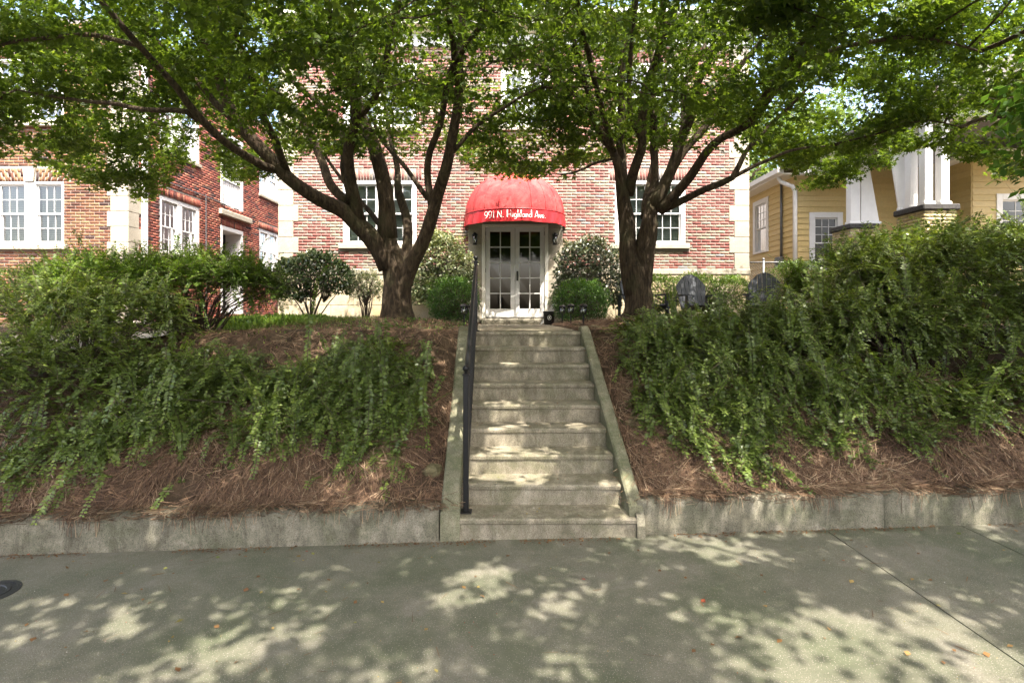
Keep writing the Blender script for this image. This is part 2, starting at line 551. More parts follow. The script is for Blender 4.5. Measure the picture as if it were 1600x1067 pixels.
def top_z(x, y):
    left = smooth01((-2.6 - x) / 4.2)
    z = 1.5 - 0.42 * left * (1 - smooth01((y - 7.5) / 3.5))
    for (tx, ty) in ((-1.79, 8.5), (1.98, 8.5)):
        z += 0.13 * math.exp(-((x - tx) ** 2 + (y - ty) ** 2) / 0.8)
    return z


def bank_z(x, y):
    w0 = wall_y(x) + WALL_T
    base = g_z(x) + WALL_H - 0.05
    if y < w0:
        return base
    t = y - w0
    tz = top_z(x, y)
    near = math.exp(-((min(abs(x + 0.5), abs(x - 1.0))) / 0.3) ** 2)   # beside the cheek walls
    rise = base + 0.04 + 0.60 * t + 0.10 * (1 - near) * (1 - math.exp(-t / 0.18))
    k = 0.09
    h = min(1, max(0, 0.5 + 0.5 * (tz - rise) / (2 * k)))
    z = tz * (1 - h) + rise * h - 2 * k * h * (1 - h) * 0.5
    return z + 0.025 * mnoise.noise(Vector((x * 3, y * 3, 0)))


# the ground: one sheet that reaches the horizon, shaped as bank and terrace near the houses
def build_ground():
    xs = np.unique(np.concatenate([np.arange(-10, 10.01, 0.16), [-400, -150, -60, -30, -18, -13, 13, 18, 30, 60, 150, 400]]))
    ts = np.unique(np.concatenate([np.arange(0, 4.6, 0.10), np.arange(4.6, 12, 0.4), [14, 18, 25, 40, 80, 160, 400]]))
    V, idx = [], {}
    for i, x in enumerate(xs):
        for j, t in enumerate(ts):
            y = wall_y(x) + WALL_T - 0.03 + t
            z = bank_z(x, y)
            if -0.46 - 0.037 * (y - 4.08) < x < 1.0 - 0.037 * (y - 4.08) and y < 12.3:
                z = min(z, 1.45) - 0.32 * (1 - smooth01((y - 6.3) / 0.35)) - 0.06
            V.append((x, y, z))
    n = len(ts)
    a = np.arange((len(xs) - 1) * n).reshape(len(xs) - 1, n)[:, :-1].ravel()
    Fq = np.stack([a, a + n, a + n + 1, a + 1], 1)
    me = np_mesh('bank', V, [Fq], M['soil'], smooth=True)
    o = link(bpy.data.objects.new('bank', me))
    tag(o, kind='structure')
    o['label'] = 'earth bank rising from the low wall to the house terrace'
    return o


build_ground()

# pavement in slabs with open joints, and the roadway behind the viewer
side = empty('sidewalk')
tag(side, 'olive grey concrete pavement in front of the steps', kind='structure')


def slab(x0, x1, y0, y1):
    m = MB()
    nx = max(2, int((x1 - x0) / 0.5))
    top, bot = [], []
    vs, fs = [], []
    for i in range(nx + 1):
        x = x0 + (x1 - x0) * i / nx
        for (yy, dz) in ((y0, -0.1), (y0, 0), (wall_y(x) + 0.06 if y1 is None else y1, 0)):
            vs.append((x, yy, g_z(x) + dz))
    for i in range(nx):
        a = i * 3
        fs += [(a + 1, a + 4, a + 5, a + 2), (a, a + 3, a + 4, a + 1)]
    e = nx * 3
    vs += [(x0, vs[2][1], vs[2][2] - 0.1), (x1, vs[e + 2][1], vs[e + 2][2] - 0.1)]
    fs += [(0, 1, 2, len(vs) - 2), (e, len(vs) - 1, e + 2, e + 1)]
    m.add(vs, fs)
    return m.build('slab', M['sidewalk'], side)


for (x0, x1) in ((-14, -6.2), (-6.19, 2.40), (2.409, 3.46), (3.469, 8.2), (8.21, 14)):
    slab(x0, x1, 1.4, None)
m = MB()
m.add([(-400, 1.5, -0.16), (400, 1.5, -0.16), (400, 5, -0.3), (-400, 5, -0.3)], [(0, 1, 2, 3)])
m.build('joint_bed', M['soil'], side)
road = MB()
road.add([(-400, -300, -0.13), (400, -300, -0.13), (400, 1.42, -0.13), (-400, 1.42, -0.13)], [(0, 1, 2, 3)])
tag(road.build('road', mottled('asphalt', [(0.045, 0.045, 0.045), (0.07, 0.07, 0.068)], 6, 0.9, 0.6, 0.006, 120)), 'asphalt street in front of the pavement', kind='structure')

# ------------------------------------------------------------------ low retaining walls
def retaining(xa, xb, label):
    m = MB()
    n = int((xb - xa) / 0.12)
    prof = []
    for i in range(n + 1):
        x = xa + (xb - xa) * i / n
        j = 0.007 * mnoise.noise(Vector((x * 2.3, 1.7, 0))) + 0.004 * mnoise.noise(Vector((x * 9, 4.7, 0)))
        y = wall_y(x) + j
        z0, z1 = g_z(x) - 0.06, g_z(x) + WALL_H + 0.008 * mnoise.noise(Vector((x * 4, 8.1, 0)))
        prof.append([(x, y, z0), (x, y + 0.006, z1 - 0.022), (x, y + 0.022, z1 - 0.003), (x, y + 0.06, z1), (x, y + WALL_T, z1), (x, y + WALL_T, z0)])
    v = [p for q in prof for p in q]
    k = 6
    f = [(i * k + a, (i + 1) * k + a, (i + 1) * k + a + 1, i * k + a + 1) for i in range(n) for a in range(k - 1)]
    f += [tuple(range(k)), tuple(range(n * k + k - 1, n * k - 1, -1))]
    m.add(v, f)
    o = m.build('retaining_wall', M['retaining'])
    for p in o.data.polygons:
        p.use_smooth = True
    return tag(o, label, 'wall')


retaining(-9, -0.545, 'low grey concrete retaining wall left of the steps')
for i, (a, b) in enumerate(((0.955, 2.86), (2.865, 9))):
    retaining(a, b, ['low stained concrete wall section right beside the steps', 'low concrete wall section at the far right'][i])

# ------------------------------------------------------------------ concrete steps with cheek walls
RIS, TRD, Y1 = 0.166, 0.285, 4.08


def shx(y):
    return -0.037 * (y - Y1)


steps = empty('concrete_steps', (0.25, Y1, 0))
tag(steps, 'weathered flight of nine concrete steps up to the front walk', 'steps')
steps_off = Matrix.Translation((-0.25, -Y1, 0))
for n in range(1, 10):
    y0 = Y1 + TRD * (n - 1)
    y1 = y0 + TRD + 0.03
    z1 = RIS * n
    z0 = z1 - RIS - 0.03 if n > 1 else -0.08
    xl, xr = -0.385 + shx(y0), 0.893 + shx(y0)
    if n == 1:
        xl, xr = -0.40, 0.95
    m = MB(steps_off)
    lip = 0.014
    prof = [(y0 + lip, z0), (y0 + lip * 0.9, z1 - 0.045), (y0, z1 - 0.036), (y0 - 0.002, z1 - 0.014), (y0 + 0.012, z1 - 0.001), (y0 + 0.05, z1), (y1, z1 + 0.002), (y1, z0)]
    k, nx = len(prof), 22
    vs, fs = [], []
    for i in range(nx + 1):
        x = xl + (xr - xl) * i / nx
        for q, (yy, zz) in enumerate(prof):
            jit = 0.0035 * mnoise.noise(Vector((x * 6, n * 3.1, q * 1.3)))
            vs.append((x + shx(yy) - shx(y0), yy + jit, zz + jit * 0.8 * (q > 0)))
    for i in range(nx):
        for q in range(k):
            a, b = q, (q + 1) % k
            fs.append((i * k + a, (i + 1) * k + a, (i + 1) * k + b, i * k + b))
    fs += [tuple(range(k)), tuple(range(nx * k + k - 1, nx * k - 1, -1))]
    m.add(vs, fs)
    m.build('step', M['steps'], steps)


def cheek(xin, w, sgn, y_start, lab):
    m = MB(steps_off)
    ys = np.linspace(y_start, 6.52, 26)
    vs, fs = [], []
    for y in ys:
        zt = 0.235 + 0.575 * (y - 4.1) + 0.006 * mnoise.noise(Vector((y * 5, sgn * 3, 0)))
        zt = min(zt, 1.555)
        xi, xo = xin + shx(y), xin + shx(y) + sgn * w * (1 + 0.06 * mnoise.noise(Vector((y * 3, sgn, 7))))
        b = 0.015 * sgn
        vs += [(xi, y, -0.08), (xi, y, zt - 0.015), (xi + b, y, zt), (xo - b, y, zt + 0.004), (xo, y, zt - 0.014), (xo, y, -0.08)]
    k = 6
    for i in range(len(ys) - 1):
        for a in range(5):
            f = (i * k + a, i * k + a + 1, (i + 1) * k + a + 1, (i + 1) * k + a)
            fs.append(f if sgn < 0 else f[::-1])
    fs += [tuple(range(6)), tuple(range((len(ys) - 1) * k + 5, (len(ys) - 1) * k - 1, -1))]
    m.add(vs, fs)
    o = m.build('cheek_wall', M['cheek'], steps)
    o['label'] = lab
    return o


cheek(-0.388, 0.145, -1, 4.075, 'mossy cracked cheek wall left of the steps')
cheek(0.896, 0.105, 1, 4.12, 'mossy cheek wall right of the steps')
# mortar lump that joins the right cheek wall to the low wall
m = MB(steps_off)
m.prism([(4.06, -0.05), (4.06, 0.12), (4.09, 0.19), (4.2, 0.24), (4.3, 0.24), (4.3, -0.05)], 0.94, 1.0, 'x')
m.build('mortar_patch', M['retaining'], steps)

walk = MB()
vs, fs = [], []
for i, y in enumerate(np.linspace(Y1 + TRD * 8 + 0.1, 12.25, 24)):
    t = i / 23
    xl, xr = -0.40 + shx(6.36) - 0.25 * t, 0.86 + shx(6.36) + 0.08 * t
    for x in np.linspace(xl, xr, 5):
        vs.append((x, y, 1.4985 + 0.004 * mnoise.noise(Vector((x * 4, y * 4, 0))) - 0.03 * smooth01((y - 7) / 4)))
for i in range(23):
    for k in range(4):
        a = i * 5 + k
        fs.append((a, a + 1, a + 6, a + 5))
walk.add(vs, fs)
tag(walk.build('front_walk', M['steps']), 'narrow concrete walk from the top step to the door', kind='structure')

# ------------------------------------------------------------------ black handrail
rail = empty('handrail', (-0.36, 4.22, RIS))
tag(rail, 'black iron handrail with ball finials on the left of the steps', 'handrail')
ro = Matrix.Translation((0.36, -4.22, -RIS))


def post(x, y, z0, z1, rr=0.021):
    m = MB(ro)
    m.box(x - rr, x + rr, y - rr, y + rr, z0, z1 - 0.06, bev=0.004)
    m.box(x - rr * 1.3, x + rr * 1.3, y - rr * 1.3, y + rr * 1.3, z1 - 0.075, z1 - 0.06, bev=0.003)
    p = m.build('post', M['black'], rail)
    b = MB(ro)
    b.lathe((x, y, z1 - 0.06), [(0.010, 0), (0.014, 0.006), (0.010, 0.014), (0.020, 0.022), (0.027, 0.036), (0.026, 0.048), (0.018, 0.060), (0.006, 0.066)], 14)
    b.build('finial', M['black'], p, True)
    f = MB(ro)
    f.box(x - 0.045, x + 0.045, y - 0.045, y + 0.045, z0, z0 + 0.012, bev=0.003)
    f.build('foot_plate', M['black'], p)


PA, PB = Vector((-0.352, 4.22, RIS)), Vector((-0.425, 6.50, 1.495))
post(PA.x, PA.y, PA.z, 1.30)
post(PB.x, PB.y, PB.z, 2.39)
for (za, zb, r_, nm) in ((1.20, 2.29, 0.020, 'top_rail'), (1.08, 2.17, 0.012, 'lower_rail'), (0.32, 1.60, 0.013, 'bottom_rail')):
    m = MB(ro)
    m.tube([(PA.x, PA.y, za), (PB.x, PB.y, zb)], r_, 6)
    m.build(nm, M['black'], rail)
for i in range(1, 16):
    t = i / 16
    p = PA.lerp(PB, t)
    zl, zh = 0.32 + (1.60 - 0.32) * t, 1.08 + (2.17 - 1.08) * t
    m = MB(ro)
    m.box(p.x - 0.007, p.x + 0.007, p.y - 0.007, p.y + 0.007, zl, zh)
    m.build('baluster', M['black'], rail)

# ------------------------------------------------------------------ brickwork
BH, BL, JT = 0.0677, 0.213, 0.0125


class Bricks:
    """running-bond brickwork: the best-seen bricks become parts, the rest is joined into one part"""

    def __init__(self, mat):
        self.mat, self.items = mat, []

    def lay(self, fr, u0, u1, v0, v1, holes, seed=0, proud=0.007):
        rr = random.Random(seed)
        n = int(round((v1 - v0) / BH))
        h = (v1 - v0) / n
        for c in range(n):
            za, zb = v0 + c * h + JT / 2, v0 + (c + 1) * h - JT / 2
            spans = [(u0, u1)]
            for (a, b, p, q) in holes:
                if zb > p + 0.012 and za < q - 0.012:
                    new = []
                    for (s, e) in spans:
                        if b <= s or a >= e:
                            new.append((s, e))
                        else:
                            if a - s > 0.03: new.append((s, a))
                            if e - b > 0.03: new.append((b, e))
                    spans = new
            off = (c % 2) * BL / 2
            for (s, e) in spans:
                k = math.floor((s - off) / BL)
                x = off + k * BL
                while x < e:
                    a, b = max(s, x + JT / 2), min(e, x + BL - JT / 2)
                    if b - a > 0.035:
                        self.items.append((fr, a, b, za, zb, proud + rr.uniform(-0.002, 0.003), rr.random(), 0))
                    x += BL

    def soldiers(self, fr, u0, u1, v0, v1, lean=0.0, seed=1, skip=None, rows=1):
        rr = random.Random(seed)
        n = int(round((u1 - u0) / BH))
        w = (u1 - u0) / n
        c = (u0 + u1) / 2
        for i in range(n):
            a, b = u0 + i * w + JT / 2, u0 + (i + 1) * w - JT / 2
            if skip and b > skip[0] and a < skip[1]:
                continue
            sp = [(v0, v1)] if rows == 1 else ([(v0, v0 + (v1 - v0) * 0.68), (v0 + (v1 - v0) * 0.68 + JT, v1)] if i % 2 else [(v0, v0 + (v1 - v0) * 0.32), (v0 + (v1 - v0) * 0.32 + JT, v1)])
            for (p, q) in sp:
                self.items.append((fr, a, b, p, q, 0.009, rr.random(), lean * ((a + b) / 2 - c)))

    @staticmethod
    def geo(fr, a, b, p, q, d, lean):
        s0, s1 = lean * 0.0, lean
        L = [(a, 0.001, p), (b, 0.001, p), (b + s1, 0.001, q), (a + s1, 0.001, q)]
        i = 0.0022
        Fv = [(a + i, d, p + i), (b - i, d, p + i), (b - i + s1, d, q - i), (a + i + s1, d, q - i)]
        return [fr @ Vector(x) for x in L + Fv]

    FACES = np.array([(4, 5, 6, 7), (0, 1, 5, 4), (1, 2, 6, 5), (2, 3, 7, 6), (3, 0, 4, 7)])

    def build(self, parent, score, count=300):
        """score(world point) -> how well the photo shows a brick there"""
        sc_ = []
        for k, it in enumerate(self.items):
            ctr = it[0] @ Vector(((it[1] + it[2]) / 2, 0, (it[3] + it[4]) / 2))
            sc_.append((score(ctr) * (it[2] - it[1]), k))
        sc_.sort(reverse=True)
        single = {k for s, k in sc_[:count] if s > 0}
        V, Fc, Rn, cache = [], [], [], {}
        for k, (fr, a, b, p, q, d, r_, lean) in enumerate(self.items):
            if k in single:
                w, h = b - a, q - p
                key = (round(w, 2), round(h, 2), round(r_ * 24), id(fr), round(lean, 3))
                if key not in cache:
                    vv = self.geo(fr.to_3x3().to_4x4(), -w / 2, w / 2, -h / 2, h / 2, 0.008, lean)
                    cache[key] = np_mesh('brick', [tuple(x) for x in vv], [self.FACES], self.mat, rnd=[r_] * 8)
                o = bpy.data.objects.new('brick', cache[key])
                o.location = fr @ Vector(((a + b) / 2, 0, (p + q) / 2))
                link(o, parent)
            else:
                base = len(V)
                V += [tuple(x) for x in self.geo(fr, a, b, p, q, d, lean)]
                Fc.append(self.FACES + base)
                Rn += [r_] * 8
        me = np_mesh('brickwork', V, [np.concatenate(Fc)], self.mat, rnd=Rn)
        o = link(bpy.data.objects.new('brickwork', me), parent)
        o['kind'] = 'stuff'
        return o


def wall_sheet(m, u0, u1, v0, v1, holes, depth=0.16):
    """front face with openings and their reveals (outward is local +y)"""
    us = sorted({u0, u1, *[h[0] for h in holes], *[h[1] for h in holes]})
    vs = sorted({v0, v1, *[h[2] for h in holes], *[h[3] for h in holes]})
    us = [u for u in us if u0 <= u <= u1]
    vs = [v for v in vs if v0 <= v <= v1]
    for i in range(len(us) - 1):
        for j in range(len(vs) - 1):
            cu, cv = (us[i] + us[i + 1]) / 2, (vs[j] + vs[j + 1]) / 2
            if any(h[0] < cu < h[1] and h[2] < cv < h[3] for h in holes):
                continue
            m.add([(us[i], 0, vs[j]), (us[i + 1], 0, vs[j]), (us[i + 1], 0, vs[j + 1]), (us[i], 0, vs[j + 1])], [(0, 1, 2, 3)])
    for (a, b, p, q) in holes:
        for (A, B) in (((a, p), (b, p)), ((b, p), (b, q)), ((b, q), (a, q)), ((a, q), (a, p))):
            m.add([(A[0], 0, A[1]), (B[0], 0, B[1]), (B[0], -depth, B[1]), (A[0], -depth, A[1])], [(0, 1, 2, 3)])
    return m


def shift(fr, u, d, v):
    return fr @ Matrix.Translation((u, d, v))


def window(parent, fr, w, h, units=2, cols=3, rows_up=2, rows_low=2, casing=0.09, mull=0.16, mat='white', blind=True, blind_low=1.0, label=None, room=True, head=0.0, bmat='blind', pmat='pane'):
    """double-hung window; local origin = lower left corner of the opening, outward +y"""
    m = MB(fr)
    c = casing
    m.box(0, c, -0.08, 0.018, 0.0, h, bev=0.004)
    m.box(w - c, w, -0.08, 0.018, 0.0, h, bev=0.004)
    m.box(c, w - c, -0.08, 0.018 + head * 0.2, h - c - head, h, bev=0.004)
    m.box(c, w - c, -0.08, 0.03, 0.0, 0.05, bev=0.004)
    if units == 2:
        m.box(w / 2 - mull / 2, w / 2 + mull / 2, -0.08, 0.014, 0.05, h - c - head, bev=0.004)
    win = m.build('window', M[mat], parent)
    if label: win['label'] = label
    spans = [(c, w - c)] if units == 1 else [(c, w / 2 - mull / 2), (w / 2 + mull / 2, w - c)]
    v0, v1 = 0.05, h - c - head
    vm = (v0 + v1) / 2
    for (a, b) in spans:
        for (lo, hi, d, rows) in ((v0, vm + 0.018, -0.062, rows_low), (vm - 0.018, v1, -0.03, rows_up)):
            s = MB(fr)
            st = 0.034
            s.box(a, a + st, d - 0.028, d, lo, hi)
            s.box(b - st, b, d - 0.028, d, lo, hi)
            s.box(a + st, b - st, d - 0.027, d - 0.001, lo, lo + st)
            s.box(a + st, b - st, d - 0.027, d - 0.001, hi - st, hi)
            A, B, L, H = a + st, b - st, lo + st, hi - st
            mt = 0.013
            for i in range(1, cols if rows > 1 else 1):
                x = A + (B - A) * i / cols
                s.box(x - mt / 2, x + mt / 2, d - 0.022, d - 0.004, L, H)
            for j in range(1, rows):
                z = L + (H - L) * j / rows
                s.box(A, B, d - 0.0215, d - 0.0045, z - mt / 2, z + mt / 2)
            s.build('sash', M[mat], win)
            nc = cols if rows > 1 else 1
            for i in range(nc):
                for j in range(rows):
                    x0, x1 = A + (B - A) * i / nc, A + (B - A) * (i + 1) / nc
                    z0, z1 = L + (H - L) * j / rows, L + (H - L) * (j + 1) / rows
                    tilt = random.uniform(-0.002, 0.002)
                    q = MB(fr)
                    q.add([(x0, d - 0.014 + tilt, z0), (x1, d - 0.014, z0), (x1, d - 0.014 - tilt, z1), (x0, d - 0.014, z1)], [(0, 1, 2, 3)])
                    q.build('pane', M[pmat], win)
        if blind:
            s = MB(fr)
            bottom = v0 + (v1 - v0) * (1 - blind_low)
            n = int((v1 - bottom) / 0.042)
            for i in range(n):
                z = v1 - 0.02 - i * 0.042
                s.add([(a + 0.02, -0.115, z), (b - 0.02, -0.115, z), (b - 0.02, -0.14, z - 0.034), (a + 0.02, -0.14, z - 0.034)], [(0, 1, 2, 3)])
            s.build('blind', M[bmat], win)
    if room:
        s = MB(fr)
        D = -0.7
        s.add([(c, -0.082, v0), (w - c, -0.082, v0), (w - c, -0.082, v1), (c, -0.082, v1), (c, D, v0), (w - c, D, v0), (w - c, D, v1), (c, D, v1)],
              [(4, 5, 6, 7), (0, 4, 7, 3), (1, 2, 6, 5), (0, 1, 5, 4), (3, 7, 6, 2)])
        s.build('reveal', M['dark_room'], win)
    return win


def quoins(parent, fr, corner_u, sgn, v0, v1, course=0.365, wide=0.46, narrow=0.34, ret=None, start=0):
    """corner stones: alternately wide and narrow blocks; sgn is the direction into the wall"""
    n = int(round((v1 - v0) / course))
    h = (v1 - v0) / n
    for i in range(n):
        w = wide if (i + start) % 2 == 0 else narrow
        a, b = sorted((corner_u, corner_u + sgn * w))
        r_ = 0.34 if (i + start) % 2 == 0 else 0.44
        m = MB(fr)
        e = 0.022
        if ret is None:
            m.box(a, b, -0.1, e, v0 + i * h + 0.004, v0 + (i + 1) * h - 0.004, bev=0.008)
        else:
            out = corner_u - sgn * e
            a2, b2 = sorted((out, corner_u + sgn * w))
            m.box(a2, b2, -r_, e, v0 + i * h + 0.004, v0 + (i + 1) * h - 0.004, bev=0.008)
        m.build('quoin', M['stone'], parent)


# ------------------------------------------------------------------ main brick building
D0 = 12.5
XL, XR, ZB, ZT = -5.35, 5.46, 2.73, 7.82
main = empty('brick_apartment_building', (0, D0, 1.45))
tag(main, 'red and tan brick apartment building behind the two maples with a red dome awning entrance', 'building')
mi = Matrix.Translation((0, -D0, -1.45))
frm = mi @ frame((0, D0, 0), (1, 0, 0), (0, -1, 0))
WINS = [(-3.87, 1.69, 3.295, 1.47), (2.38, 1.62, 3.295, 1.47), (-3.87, 1.69, 5.98, 1.47), (2.38, 1.62, 5.98, 1.47), (-0.24, 1.14, 6.0, 1.30)]
holes = [(u, u + w, v, v + h) for (u, w, v, h) in WINS]
DOOR = (-0.63, 0.80, 1.60, 3.75)
m = MB(frm)
wall_sheet(m, XL, XR, 1.2, ZT, holes + [DOOR], 0.12)
for (y_, x_) in ((-9.0, None),):
    m.add([(XL, 0, 1.2), (XL, -9, 1.2), (XL, -9, ZT), (XL, 0, ZT), (XR, 0, 1.2), (XR, -9, 1.2), (XR, -9, ZT), (XR, 0, ZT)], [(0, 3, 2, 1), (4, 5, 6, 7), (1, 2, 6, 5), (3, 7, 6, 2)])
mwall = m.build('wall', M['mortar_warm'], main)
SUR = (-0.985, 1.175, 1.5, 3.95)
bk = Bricks(M['brick_main'])
sold = [(u - 0.12, u + w + 0.12, v + h, v + h + 0.27) for (u, w, v, h) in WINS[:4]]
sills = [(u - 0.1, u + w + 0.1, v - 0.115, v) for (u, w, v, h) in WINS]
bk.lay(frm, XL + 0.34, XR - 0.34, ZB, ZT - 0.005, holes + sold + sills + [SUR], 3)
for i, s in enumerate(sold):
    bk.soldiers(frm, s[0], s[1], s[2] + 0.008, s[3] - 0.006, 0.0, 10 + i)


def score_main(p):
    x, z = p.x, p.z + 1.45
    px, py = CX + F_PX * x / D0, HY - (z - EYE) * F_PX / D0
    s = 1.0 if 225 < py < 425 else 0.0
    if 470 < px < 540 or 660 < px < 735 or 875 < px < 965 or 1075 < px < 1150:
        s *= 2
    if 560 < px < 640 or 970 < px < 1040:
        s *= 0.3
    return s


bk.build(mwall, score_main)
quoins(main, frm, XL, 1, ZB, ZT - 0.02, start=1)
quoins(main, frm, XR, -1, ZB, ZT - 0.02, start=1)
# cream foundation in courses of smooth blocks
m = MB(frm)
m.box(XL - 0.02, SUR[0] - 0.02, -0.1, 0.045, 2.60, ZB - 0.002, bev=0.012)
m.box(SUR[1] + 0.02, XR + 0.02, -0.1, 0.045, 2.60, ZB - 0.002, bev=0.012)
m.build('water_table', M['stone'], main)
for (a, b) in ((XL - 0.01, SUR[0] - 0.02), (SUR[1] + 0.02, XR + 0.01)):
    for c in range(4):
        n = 5
        z0, z1 = 1.2 + c * 0.35, 1.2 + (c + 1) * 0.35 - 0.008
        off = 0.4 * (c % 2)
        xs = [a] + [a + (b - a) * (i + off) / n for i in range(1, n)] + [b]
        for i in range(n):
            q = MB(frm)
            q.box(xs[i] + 0.003, xs[i + 1] - 0.003, -0.08, 0.028, z0, min(z1, 2.598), bev=0.006)
            q.build('foundation_block', M['stucco'], main)
for i, (u, w, v, h) in enumerate(WINS):
    window(main, shift(frm, u, -0.02, v), w, h, 2, 3, 2, 2, label=None)
    m = MB(frm)
    m.box(u - 0.09, u + w + 0.09, -0.1, 0.075, v - 0.105, v - 0.002, bev=0.01)
    m.build('window_sill', M['sill'], main)
# frieze, cornice and roof
for k, (z0, z1, d, mt) in enumerate(((ZT, ZT + 0.30, 0.03, 'white'), (ZT + 0.302, ZT + 0.38, 0.10, 'cornice'), (ZT + 0.382, ZT + 0.55, 0.30, 'cornice'), (ZT + 0.552, ZT + 0.70, 0.42, 'white'))):
    m = MB(frm)
    m.box(XL - d, XR + d, -9 - d, d, z0, z1, bev=0.015)
    m.build(['frieze', 'bed_moulding', 'soffit', 'cornice'][k], M[mt], main)

# door surround: stone blocks, frame, french doors, hall
for (a, b) in ((SUR[0], DOOR[0] - 0.045), (DOOR[1] + 0.045, SUR[1])):
    z = 1.5
    while z < 3.9:
        q = MB(frm)
        q.box(a, b, -0.1, 0.03, z + 0.003, min(z + 0.36, 3.95) - 0.003, bev=0.008)
        q.build('surround_block', M['stone'], main)
        z += 0.36
q = MB(frm)
q.box(DOOR[0] - 0.045, DOOR[1] + 0.045, -0.1, 0.028, 3.76, 3.95, bev=0.008)
q.build('lintel', M['stone'], main)
m = MB(frm)
m.box(DOOR[0] - 0.045, DOOR[0] + 0.035, -0.1, 0.05, 1.60, 3.755, bev=0.006)
m.box(DOOR[1] - 0.035, DOOR[1] + 0.045, -0.1, 0.05, 1.60, 3.755, bev=0.006)
m.box(DOOR[0] + 0.035, DOOR[1] - 0.035, -0.1, 0.049, 3.69, 3.754, bev=0.006)
m.build('door_frame', M['cream_paint'], main)
dl, dr, db, dt = DOOR[0] + 0.04, DOOR[1] - 0.04, 1.625, 3.685
mid = (dl + dr) / 2
for k, (a, b) in enumerate(((dl, mid - 0.003), (mid + 0.003, dr))):
    st_o, st_i, bot, top = 0.10, 0.10, 0.19, 0.10
    A, B, L, H = a + st_o, b - st_i, db + bot, dt - top
    m = MB(frm)
    d0, d1 = -0.045, 0.0
    m.box(a, A, d0, d1, db, dt, bev=0.004)
    m.box(B, b, d0, d1, db, dt, bev=0.004)
    m.box(A, B, d0, d1 - 0.001, db, L, bev=0.004)
    m.box(A, B, d0, d1 - 0.001, H, dt, bev=0.004)
    door = m.build('door', M['white'], main)
    door['label'] = ['left white french door leaf with ten panes', 'right white french door leaf with black handle'][k]
    m = MB(frm)
    xm = (A + B) / 2
    m.box(xm - 0.012, xm + 0.012, d0 + 0.008, d1 - 0.006, L, H)
    for j in range(1, 5):
        z = L + (H - L) * j / 5
        m.box(A, B, d0 + 0.009, d1 - 0.007, z - 0.012, z + 0.012)
    m.build('muntin', M['white'], door)
    for i in range(2):
        for j in range(5):
            q = MB(frm)
            x0, x1 = A + (B - A) * i / 2, A + (B - A) * (i + 1) / 2
            z0, z1 = L + (H - L) * j / 5, L + (H - L) * (j + 1) / 5
            t1, t2 = random.uniform(-0.001, 0.001), random.uniform(-0.001, 0.001)
            q.add([(x0, -0.022 + t1, z0), (x1, -0.022 - t1, z0), (x1, -0.022 + t2, z1), (x0, -0.022 - t2, z1)], [(0, 1, 2, 3)])
            q.build('pane', M['pane_door'], door)
    if k == 1:
        q = MB(frm)
        q.box(a + 0.03, a + 0.07, 0.0005, 0.012, 2.46, 2.68, bev=0.004)
        q.tube([(a + 0.05, 0.01, 2.63), (a + 0.05, 0.05, 2.62), (a + 0.05, 0.05, 2.52), (a + 0.05, 0.01, 2.51)], 0.009, 8)
        q.build('handle', M['black'], door)
    for hz in (1.85, 2.65, 3.5):
        q = MB(frm)
        xx = a if k == 0 else b
        q.tube([(xx, 0.006, hz), (xx, 0.006, hz + 0.09)], 0.008, 6)
        q.build('hinge', M['galv'], door)
# the hall behind the doors, with a stair
m = MB(frm)
HX0, HX1, HD = DOOR[0] - 0.5, DOOR[1] + 0.5, -3.4
m.add([(HX0, -0.13, 1.61), (HX1, -0.13, 1.61), (HX1, -0.13, 3.95), (HX0, -0.13, 3.95), (HX0, HD, 1.61), (HX1, HD, 1.61), (HX1, HD, 3.95), (HX0, HD, 3.95)],
      [(4, 5, 6, 7), (0, 4, 7, 3), (1, 2, 6, 5), (0, 1, 5, 4), (3, 7, 6, 2)])
m.build('entrance_hall', M['hall'], main)
m = MB(frm)
for i in range(8):
    m.box(0.15, 1.15, -3.3 + i * 0.0 - 0.0, -1.2 - i * 0.25, 1.615 + i * 0.18, 1.615 + (i + 1) * 0.18 - 0.002)
m.build('hall_stair', M['hall'], main)
# threshold and a row of paver blocks
m = MB(frm)
m.box(-0.72, 0.88, -0.1, 0.16, 1.535, 1.60, bev=0.01)
m.build('threshold', M['sill'], main)
for i in range(5):
    q = MB(frm)
    w = 1.56 / 5
    q.box(-0.68 + i * w + 0.004, -0.68 + (i + 1) * w - 0.004, 0.1, 0.42, 1.40, 1.53, bev=0.012)
    q.build('paver', M['retaining'], main)

# the red dome awning with its lettered valance
AW = empty('dome_awning', (0.08, D0, 3.67))
tag(AW, 'red canvas half dome awning over the white french doors, lettered in white', 'awning')
aw_cx, aw_a, aw_b, aw_z0, aw_z1, aw_h = 0.08, 1.14, 0.95, 3.67, 3.94, 0.97
ai = Matrix.Translation((-aw_cx, -D0, -aw_z0))


def aw_pt(th, rad=1.0, z=0.0):
    return (aw_cx + aw_a * rad * math.sin(th), D0 - 0.004 - aw_b * rad * math.cos(th), z)


m = MB(ai)
NT, NP = 48, 16
vs, fs = [], []
for j in range(NP + 1):
    ph = (math.pi / 2) * j / NP
    for i in range(NT + 1):
        th = -math.pi / 2 + math.pi * i / NT
        rib = 1.0 - 0.012 * abs(math.sin(th * 4)) * math.cos(ph)
        rad = math.cos(ph) * rib + 0.0005
        vs.append(aw_pt(th, rad, aw_z1 + aw_h * math.sin(ph) ** 0.92))
for j in range(NP):
    for i in range(NT):
        a = j * (NT + 1) + i
        fs.append((a, a + 1, a + NT + 2, a + NT + 1))
m.add(vs, fs)
m.build('canopy', M['red'], AW, True)


